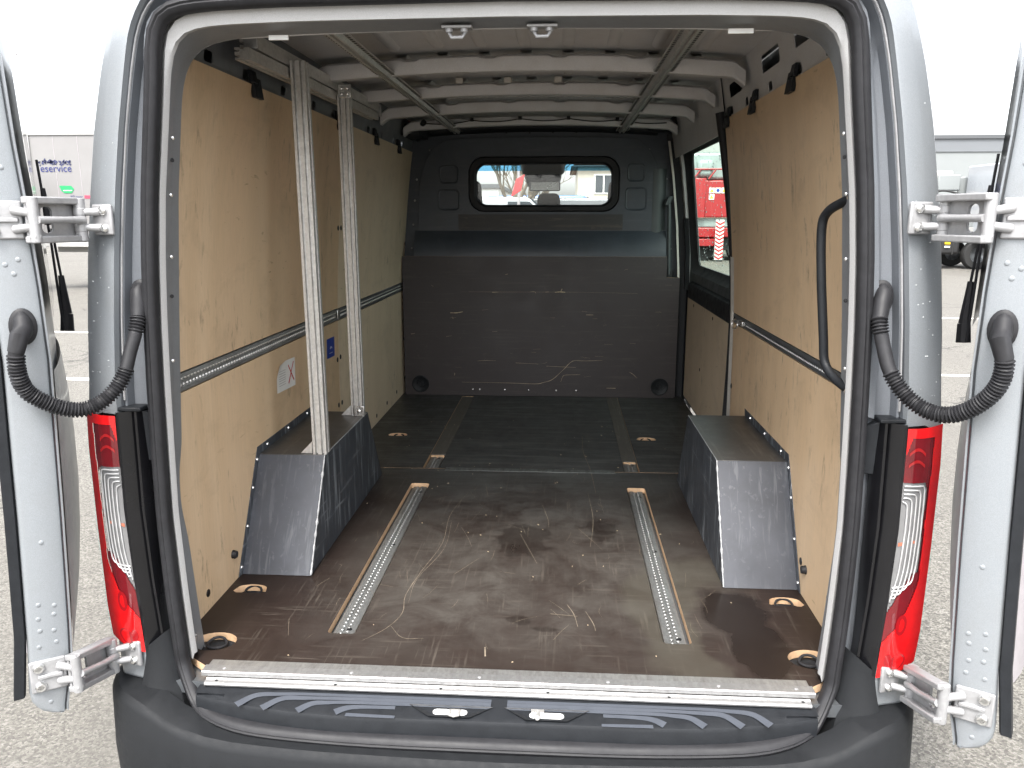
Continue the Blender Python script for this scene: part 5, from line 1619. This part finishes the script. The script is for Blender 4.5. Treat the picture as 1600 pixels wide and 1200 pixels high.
m = MB(); m.add([(xw(z) + .0006, y, z) for y, z in ((1.585, .532), (1.702, .529), (1.702, .618), (1.585, .620))], [(0, 1, 2, 3)]); m.build('sticker_face', 'blue', bs, None)
m = MB(); m.tube([(xw(.56) + .0012, 1.645 + .012 * math.cos(t), .570 + .009 * math.sin(t)) for t in [math.pi * i / 8 for i in range(9)]], .0013, 5); m.tube([(xw(.55) + .0012, 1.622, .552), (xw(.55) + .0012, 1.668, .551)], .0011, 5); m.build('sticker_print', 'white', bs)

# lashing ring clipped in the right wall rail
lr = empty('lashing_ring', (.88, 1.50, .70))
tag(lr, 'small steel ring fitting clipped into the right wall rail', 'ring fitting')
m = MB(); m.obox((wx(.72) - .014, 1.475, .722), (.008, 0, 0), (0, .030, 0), (0, 0, .010)); m.build('ring_clip', 'chrome', lr, 40, .003)
rc_ = Vector((wx(.72) - .034, 1.520, .712))
m = MB(); m.tube([rc_ + Vector((.018 * math.cos(t) * .8, .012 * math.cos(t), .020 * math.sin(t))) for t in [2 * math.pi * i / 22 for i in range(23)]], .0032, 8, 0, False); m.build('ring', 'chrome', lr, 60)

# ================================================================== the yard outside
# white box trailer on the left
tl = empty('box_trailer', (-15.5, 18.6, GROUND))
tag(tl, 'white box trailer with blue lettering and a green arrow decal on its side', 'trailer')
ty = 17.5
slope = -.0
m = MB(); m.box(-13.05, -4.8, ty, ty + 2.5, .52, 3.16); m.build('box_body', 'trailer', tl, 30, .03)
MB().box(-13.10, -4.78, ty - .03, ty + .04, 3.10, 3.20).build('top_frame', 'trailer_frame', tl, 30, .01)
MB().box(-13.12, -12.98, ty - .04, ty + .06, .45, 3.20).build('corner_frame', 'trailer_frame', tl, 30, .01)
MB().box(-13.05, -4.8, ty - .02, ty + .1, .40, .52).build('lower_rail', 'trailer_frame', tl, 30, .01)
for i in range(1, 13):
    x = -13.0 + i * .62
    MB().box(x - .006, x + .006, ty - .004, ty, .55, 3.08).build('panel_joint', 'lampgrey', tl)
def put_text(s, size, x, z, y, mat, parent, sx=1.0):
    me = text_mesh(s, size)
    for v in me.vertices:
        v.co = (x + v.co.x * sx, y, z + v.co.y)
    return link('lettering', me, mat, parent, None)
put_text('eservice', .245, -12.78, 2.235, ty - .012, 'ink', tl, 1.0)
m = MB()
for i in range(64):     # name line above is an unreadable smear
    x = -12.80 + rng.random() * .82; z = 2.455 + rng.gauss(0, .035)
    m.obox((x, ty - .010, z), (rng.uniform(.01, .03), 0, rng.uniform(-.02, .02)), (0, .002, 0), (rng.uniform(-.01, .01), 0, rng.uniform(.008, .02)))
m.build('smeared_lettering', 'smudge', tl, None)
MB().prism([(-12.34, ty - .010, 1.90), (-12.04, ty - .010, 1.90), (-11.97, ty - .010, 1.82), (-12.04, ty - .010, 1.72), (-12.23, ty - .010, 1.72), (-12.30, ty - .010, 1.78)], (0, .004, 0)).build('green_arrow', 'green', tl, None)
MB().box(-12.25, -12.02, ty - .014, ty - .011, 1.775, 1.792).build('arrow_line', 'white', tl)
put_text('KO tenor', .105, -12.08, 1.595, ty - .012, 'ink', tl, .75)
MB().box(-11.72, -11.52, ty - .012, ty - .009, 1.595, 1.630).build('red_label', 'pink', tl)
MB().box(-11.72, -11.52, ty - .012, ty - .009, 1.640, 1.665).build('red_label', 'pink', tl)
MB().box(-12.9, -4.9, ty + .5, ty + 2.0, .25, .40).build('chassis_beam', 'trailer_frame', tl)
for x in (-6.6, -5.4, -7.8):
    for y in (ty + .25, ty + 2.2):
        m = MB(); m.tube([(x, y - .14, GROUND + .50), (x, y + .14, GROUND + .50)], .50, 28); m.build('wheel', 'tyre', tl, 40)
# parked lorry cab edge seen just beyond the door
lc = empty('parked_lorry', (-13.7, 16.0, GROUND))
tag(lc, 'pale grey lorry front standing in front of the white box trailer', 'lorry')
MB().box(-14.6, -13.30, 15.6, 17.0, .05, 2.35).build('cab_body', 'hall_white', lc, 30, .08)
MB().box(-13.36, -13.28, 15.55, 15.62, .8, 2.2).build('cab_post', 'trailer_frame', lc, 30, .02)
MB().box(-14.5, -13.5, 15.58, 15.60, 1.25, 2.0).build('windscreen', 'carglass', lc, 30, .005)
for i in range(4):
    MB().box(-14.4, -13.42, 15.58, 15.60, .2 + i * .22, .28 + i * .22).build('grille_bar', 'lampgrey', lc, 30, .01)
for x in (-14.2,):
    MB().tube([(x, 16.2, GROUND + .48), (x + .3, 16.2, GROUND + .48)], .48, 24).build('wheel', 'tyre', lc, 40)
MB().box(-14.5, -13.4, 15.7, 17.0, -.35, .05).build('cab_base', 'chassis', lc, 30, .02)

# curved street lamp whose drooping end shows above the left door
sl = empty('street_lamp', (-11.6, 12.0, GROUND))
tag(sl, 'grey street lamp with a drooping curved arm above the left rear door', 'lamp')
MB().tube([(-11.6, 12, GROUND), (-11.6, 12, 3.6)], [.09, .06], 12).build('lamp_post', 'lampgrey', sl, 40)
arc = crom([(-11.6, 12, 3.55), (-11.4, 12, 4.05), (-10.8, 12, 4.42), (-10.0, 12, 4.36), (-9.45, 12, 4.145), (-9.32, 12, 4.0), (-9.265, 12, 3.87)], 6)
MB().tube(arc, [.05 - .035 * i / len(arc) for i in range(len(arc))], 10).build('lamp_arm', 'lampgrey', sl, 50)
MB().obox((-10.6, 12, 4.38), (.30, 0, -.0), (0, .10, 0), (0, 0, .04)).build('lamp_head', 'lampgrey', sl, 40, .03)

# hall on the right
hl = empty('warehouse', (26, 42, GROUND))
tag(hl, 'long pale warehouse with grey upper cladding and a dark roof edge', 'building')
hy = 40.0
MB().box(15.0, 46, hy, hy + 18, GROUND, 4.30).build('wall', 'hall_white', hl)
for i in range(9):
    x = 15 + i * 3.45
    MB().box(x + .015, x + 3.435, hy - .06, hy - .002, 4.30, 4.92).build('upper_cladding', 'hall_grey', hl, 30, .01)
MB().box(14.9, 46.1, hy - .15, hy + 18.1, 4.925, 5.10).build('roof_edge', 'hall_dark', hl)
for i in range(6):
    x = 17 + i * 4.6
    f = MB().box(x, x + 1.6, hy - .04, hy - .002, 1.6, 2.6).build('window', 'trailer_frame', hl)
    MB().box(x + .08, x + 1.52, hy - .055, hy - .042, 1.68, 2.52).build('pane', 'carglass', f)

# lorry with loader crane and black fuel tank on the right
ck = empty('loader_lorry', (15.5, 28, GROUND))
tag(ck, 'white flatbed lorry with folded loader crane, hoses and black fuel tank', 'lorry')
MB().box(8.6, 17.6, 27.2, 29.4, .50, .62).build('chassis_rail', 'chassis', ck, 30, .02)
MB().box(8.6, 17.6, 27.15, 29.45, .62, .78).build('bed_edge', 'trailer_frame', ck, 30, .02)
MB().box(8.6, 17.6, 27.2, 29.4, .78, 1.05).build('flatbed', 'hall_white', ck, 30, .02)
m = MB(); m.box(12.6, 14.15, 27.10, 27.7, -.16, .47); m.build('fuel_tank', 'chassis', ck, 40, .10, 3)
for x in (12.95, 13.45, 13.9):
    MB().box(x - .03, x + .03, 27.07, 27.73, -.18, .49).build('tank_strap', 'tyre', ck, 40, .02)
MB().box(13.60, 13.78, 27.05, 27.09, .20, .42).build('yellow_tag', 'yellow', ck)
MB().box(13.60, 13.78, 27.05, 27.09, .08, .14).build('white_tag', 'white', ck)
for x in (14.85, 16.1, 9.6):
    for y in (27.35, 29.2):
        w_ = MB(); rp = lambda r, yy: [(x + r * math.cos(2 * math.pi * i / 28), yy, GROUND + .50 + r * math.sin(2 * math.pi * i / 28)) for i in range(28)]
        w_.loft([rp(.28, y - .16), rp(.47, y - .16), rp(.50, y - .12), rp(.50, y + .12), rp(.47, y + .16), rp(.28, y + .16)], True)
        wo_ = w_.build('wheel', 'tyre', ck, 40)
        w_ = MB(); w_.loft([rp(.28, y - .155), rp(.2, y - .08), rp(.1, y - .05), rp(.01, y - .05)], True); w_.build('rim', 'cargrey', wo_, 40)
MB().tube(crom([(14.2, 27.25, .30), (14.3, 27.2, .42), (14.85, 27.2, .52), (15.4, 27.2, .42)], 5), .035, 8).build('mudguard', 'chassis', ck)
cy_ = 28.2
MB().box(11.2, 14.05, cy_ - .25, cy_ + .25, 2.10, 2.75).build('crane_boom', 'trailer_frame', ck, 40, .06)
MB().box(13.5, 14.3, cy_ - .32, cy_ + .3, 2.05, 2.62).build('crane_head', 'hall_white', ck, 40, .05)
MB().box(12.2, 13.0, cy_ - .4, cy_ + .4, .9, 2.15).build('crane_column', 'trailer_frame', ck, 40, .06)
MB().box(14.35, 14.75, cy_ - .05, cy_ + .05, 1.75, 2.55).build('crane_plate', 'hall_white', ck, 40, .05)
for i in range(5):
    MB().box(14.66, 14.72, cy_ - .07, cy_ - .051, 1.85 + i * .14, 1.91 + i * .14).build('warning_dash', 'pink', ck)
for pts in ([(12.9, 27.9, 1.75), (13.3, 27.85, 1.95), (13.7, 27.8, 2.05), (14.2, 27.8, 1.95), (14.62, 27.8, 1.82), (14.66, 27.8, 1.55), (14.35, 27.8, 1.42), (13.9, 27.8, 1.58), (13.45, 27.8, 1.55), (13.1, 27.8, 1.78)], [(12.3, 27.85, 1.97), (12.9, 27.85, 1.95), (13.5, 27.85, 1.96)], [(12.3, 27.85, 1.38), (13.0, 27.85, 1.36), (13.5, 27.85, 1.30)]):
    MB().tube(crom(pts, 5), .035, 7).build('hydraulic_hose', 'tyre', ck, 50)
MB().tube([(13.3, 27.85, 1.34), (13.8, 27.85, 1.22)], [.03, .09], 8).build('hose_end', 'tyre', ck)

# second lorry edge beside the right door
rl = empty('delivery_truck', (17.6, 25, GROUND))
tag(rl, 'white truck rear with red lamps and a blue badge beside the loader lorry', 'truck')
MB().box(14.55, 17.2, 23.2, 28.0, .30, 2.9).build('truck_body', 'carwhite', rl, 30, .05)
MB().box(14.50, 14.60, 23.14, 23.24, -.35, 2.95).build('body_post', 'chassis', rl, 30, .02)
MB().box(14.66, 15.0, 23.17, 23.198, 1.75, 2.1).build('blue_badge', 'blue', rl)
for z in (.5, .8, 1.1):
    MB().box(14.62, 14.72, 23.15, 23.198, z, z + .18).build('red_lamp', 'signred', rl, 30, .02)
for x in (14.9, 16.7):
    MB().tube([(x - .13, 24.3, GROUND + .46), (x + .13, 24.3, GROUND + .46)], .46, 24).build('wheel', 'tyre', rl, 40)

# red crane carrier seen through the side window
rk = empty('mobile_crane', (6.3, 33, GROUND))
tag(rk, 'red mobile crane with pale turret and chevron striped outrigger beyond side window', 'crane')
cy = 32.0
MB().box(4.6, 9.2, cy, cy + 4.2, 1.10, 2.62).build('upper_body', 'truckred', rk, 30, .06)
MB().box(4.6, 9.2, cy + .15, cy + 4.2, .72, 1.08).build('grey_beam', 'truckwhite', rk, 30, .03)
MB().box(4.6, 9.2, cy + .05, cy + 4.2, .30, .70).build('lower_body', 'truckred', rk, 30, .04)
MB().box(4.9, 6.62, cy - .25, cy + .6, -.06, .24).build('outrigger_box', 'truckred', rk, 30, .03)
MB().box(5.60, 6.05, cy - .12, cy, 1.1, 2.70).build('red_panel', 'truckred', rk, 30, .03)
MB().box(4.9, 5.55, cy - .08, cy, 1.9, 2.5).build('pale_panel', 'pink', rk, 30, .03)
MB().box(4.9, 5.50, cy - .06, cy, 1.2, 1.8).build('side_locker', 'truckwhite', rk, 30, .03)
for i in range(7):
    MB().tube([(4.9 + i * .62, cy - .05, 2.66), (5.2 + i * .62, cy - .05, 3.05)], .035, 6).build('boom_lattice', 'truckred', rk)
MB().tube([(4.8, cy - .05, 3.06), (9.2, cy - .05, 3.06)], .04, 6).build('boom_chord', 'truckred', rk)
MB().box(5.2, 9.0, cy + .3, cy + 4, 2.65, 3.75).build('turret', 'truckwhite', rk, 30, .12)
MB().box(5.7, 6.35, cy - .02, cy + .5, 2.75, 3.45).build('winch_cover', 'truckwhite', rk, 30, .15)
MB().box(5.0, 9.0, cy + 1.2, cy + 2.2, 3.76, 4.3).build('boom', 'trailer_frame', rk, 30, .08)
for k, (x, z) in enumerate(((6.20, 2.10), (6.45, 2.10), (6.70, 2.10), (6.20, 1.84))):
    f = MB().box(x, x + .22, cy - .02, cy - .004, z, z + .22).build('warning_sign', 'white', rk)
    if k != 1:
        MB().prism([(x + .03, cy - .026, z + .04), (x + .19, cy - .026, z + .04), (x + .11, cy - .026, z + .19)], (0, .004, 0)).build('warning_triangle', 'yellow', f, None)
    else:
        MB().prism([(x + .11 + .07 * math.cos(t), cy - .026, z + .11 + .07 * math.sin(t)) for t in [2 * math.pi * i / 14 for i in range(14)]], (0, .004, 0)).build('warning_disc', 'blue', f, None)
pl = MB().box(6.46, 6.80, cy - .5, cy - .4, -.62, 1.02).build('outrigger_leg', 'white', rk, 30, .02)
for i in range(10):
    z = -.60 + i * .155
    MB().add([(6.46, cy - .504, z + .10), (6.63, cy - .504, z), (6.63, cy - .504, z + .075), (6.46, cy - .504, z + .175)], [(0, 1, 2, 3)]).build('chevron', 'chevred', pl, None)
    MB().add([(6.63, cy - .504, z), (6.80, cy - .504, z + .10), (6.80, cy - .504, z + .175), (6.63, cy - .504, z + .075)], [(0, 1, 2, 3)]).build('chevron', 'chevred', pl, None)
MB().tube([(6.67, cy - .45, -.62), (6.67, cy - .45, GROUND)], .12, 14).build('outrigger_foot', 'tyre', rk)
for x in (5.2, 6.1, 7.6, 8.6):
    MB().tube([(x, cy + .2, GROUND + .48), (x, cy + .6, GROUND + .48)], .48, 24).build('wheel', 'tyre', rk, 40)
MB().box(4.7, 9.0, cy + .3, cy + 4, -.25, .28).build('undercarriage', 'chassis', rk)

# ---- in front of the van: bare tree, house, parked vans, sign
def parked_van(x, y, w, h, mat, label, rz_=0):
    r = empty('parked_van', (x, y, GROUND))
    tag(r, label, 'van')
    z0 = GROUND + .30
    top = GROUND + h
    prof = [(-2.4, z0), (-2.4, top - .25), (-2.25, top), (1.1, top), (1.9, top - .75), (2.5, top - 1.0), (2.6, z0)]
    m = MB(); m.prism([(x + a, y - w, z) for a, z in prof], (0, 2 * w, 0)); m.build('van_body', mat, r, 30, .08, 3)
    MB().prism([(x + 1.15, y - w - .01, top - .12), (x + 1.78, y - w - .01, top - .72), (x + .55, y - w - .01, top - .72), (x + .55, y - w - .01, top - .12)], (0, .012, 0)).build('side_window', 'carglass', r)
    MB().hexa([(x + 1.18, y - w * .9, top - .06), (x + 1.18, y + w * .9, top - .06), (x + 1.94, y + w * .9, top - .74), (x + 1.94, y - w * .9, top - .74), (x + 1.20, y - w * .9, top - .03), (x + 1.20, y + w * .9, top - .03), (x + 1.97, y + w * .9, top - .72), (x + 1.97, y - w * .9, top - .72)]).build('windscreen', 'carglass', r)
    for a in (-1.5, 1.75):
        for s in (-1, 1):
            MB().tube([(x + a, y + s * w - .1 * s, GROUND + .33), (x + a, y + s * w + .02 * s, GROUND + .33)], .33, 22).build('wheel', 'tyre', r, 40)
    return r
parked_van(-1.9, 21, .95, 2.35, 'carwhite', 'white parked van seen through the windscreen beside the bare tree')
parked_van(-.2, 27, .95, 2.55, 'carblue', 'blue parked van behind the centre head restraint, beyond the windscreen')
parked_van(1.5, 23, .95, 2.38, 'cargrey', 'dark grey parked van seen through the windscreen below the cream house')

def bare_tree(x, y, h, label, seed):
    rr = random.Random(seed)
    r = empty('bare_tree', (x, y, GROUND))
    tag(r, label, 'tree')
    tr, br = MB(), MB()
    def limb(p, dv, L, rad, depth):
        pts = [p]
        d = dv.copy()
        n = 5
        for i in range(n):
            d = (d + Vector((rr.gauss(0, .10), rr.gauss(0, .10), rr.gauss(.03, .05)))).normalized()
            pts.append(pts[-1] + d * L / n)
        (tr if depth == 0 else br).tube(pts, [rad * (1 - .55 * i / n) for i in range(n + 1)], 7 if depth < 2 else 4)
        if depth >= 4: return
        kids = 7 if depth == 0 else rr.choice((4, 5))
        for k in range(kids):
            t = (.75 + .25 * k / kids) if depth == 0 else rr.uniform(.35, 1)
            q = pts[min(n, int(t * n))]
            az = rr.uniform(0, 6.28) if depth else 6.28 * k / kids + rr.uniform(-.3, .3)
            sp_ = rr.uniform(.35, .75)
            side = Vector((math.cos(az), math.sin(az), 0))
            nd = (d * (1 - sp_ * .4) + side * sp_ + Vector((0, 0, .25))).normalized()
            limb(q, nd, L * rr.uniform(.58, .8) * (1.15 if depth == 0 else 1), rad * .46, depth + 1)
    limb(Vector((x, y, GROUND)), Vector((0, 0, 1)), h * .40, .15, 0)
    tr.build('trunk', 'bark', r, 60)
    br.build('crown', 'bark', r, 60)
bare_tree(-1.65, 22.0, 6.0, 'bare winter tree with spreading limbs seen through the windscreen', 3)
bare_tree(3.6, 34.0, 8.5, 'bare tree far off beside the cream house', 8)
bare_tree(-16.2, 34.0, 8.5, 'thin bare tree behind the white box trailer', 11)
hs = empty('cream_house', (6, 46, GROUND))
tag(hs, 'cream rendered house with brown roof seen through the windscreen', 'house')
MB().box(1.0, 9.5, 44, 53, GROUND, 3.9).build('wall', 'render', hs)
MB().prism([(.6, 43.6, 3.9), (9.9, 43.6, 3.9), (5.25, 43.6, 6.6)], (0, 9.8, 0)).build('roof', 'roofing', hs)
for x in (1.9, 4.2, 6.6):
    for z in (.4, 2.4):
        f = MB().box(x, x + 1.1, 43.94, 43.998, z, z + 1.1).build('window', 'white', hs)
        MB().box(x + .08, x + .51, 43.92, 43.938, z + .08, z + 1.02).build('pane', 'carglass', f)
        MB().box(x + .59, x + 1.02, 43.92, 43.938, z + .08, z + 1.02).build('pane', 'carglass', f)
h2_ = empty('white_workshop', (-9, 42, GROUND))
tag(h2_, 'low white workshop with a flat roof beyond the bare tree', 'building')
MB().box(-17, -3.2, 40, 50, GROUND, 2.6).build('wall', 'white', h2_)
MB().box(-17.1, -3.1, 39.8, 50.1, 2.6, 2.8).build('roof', 'hall_dark', h2_)
for i in range(4):
    f = MB().box(-15.5 + i * 3.1, -13.7 + i * 3.1, 39.94, 39.998, -.4, 1.5).build('window', 'hall_grey', h2_)
    MB().box(-15.4 + i * 3.1, -13.8 + i * 3.1, 39.92, 39.938, -.3, 1.4).build('pane', 'carglass', f)
sg = empty('red_sign', (-1.0, 19.5, GROUND))
tag(sg, 'red tilted banner sign on a post beside the bare tree', 'sign')
MB().tube([(-1.02, 19.5, GROUND), (-1.02, 19.5, 2.6)], .04, 8).build('sign_post', 'lampgrey', sg)
MB().hexa([(-1.22, 19.45, 1.66), (-.96, 19.45, 1.82), (-.96, 19.5, 1.82), (-1.22, 19.5, 1.66), (-1.08, 19.45, 2.12), (-.86, 19.45, 2.24), (-.86, 19.5, 2.24), (-1.08, 19.5, 2.12)]).build('sign_banner', 'signred', sg, 30, .01)
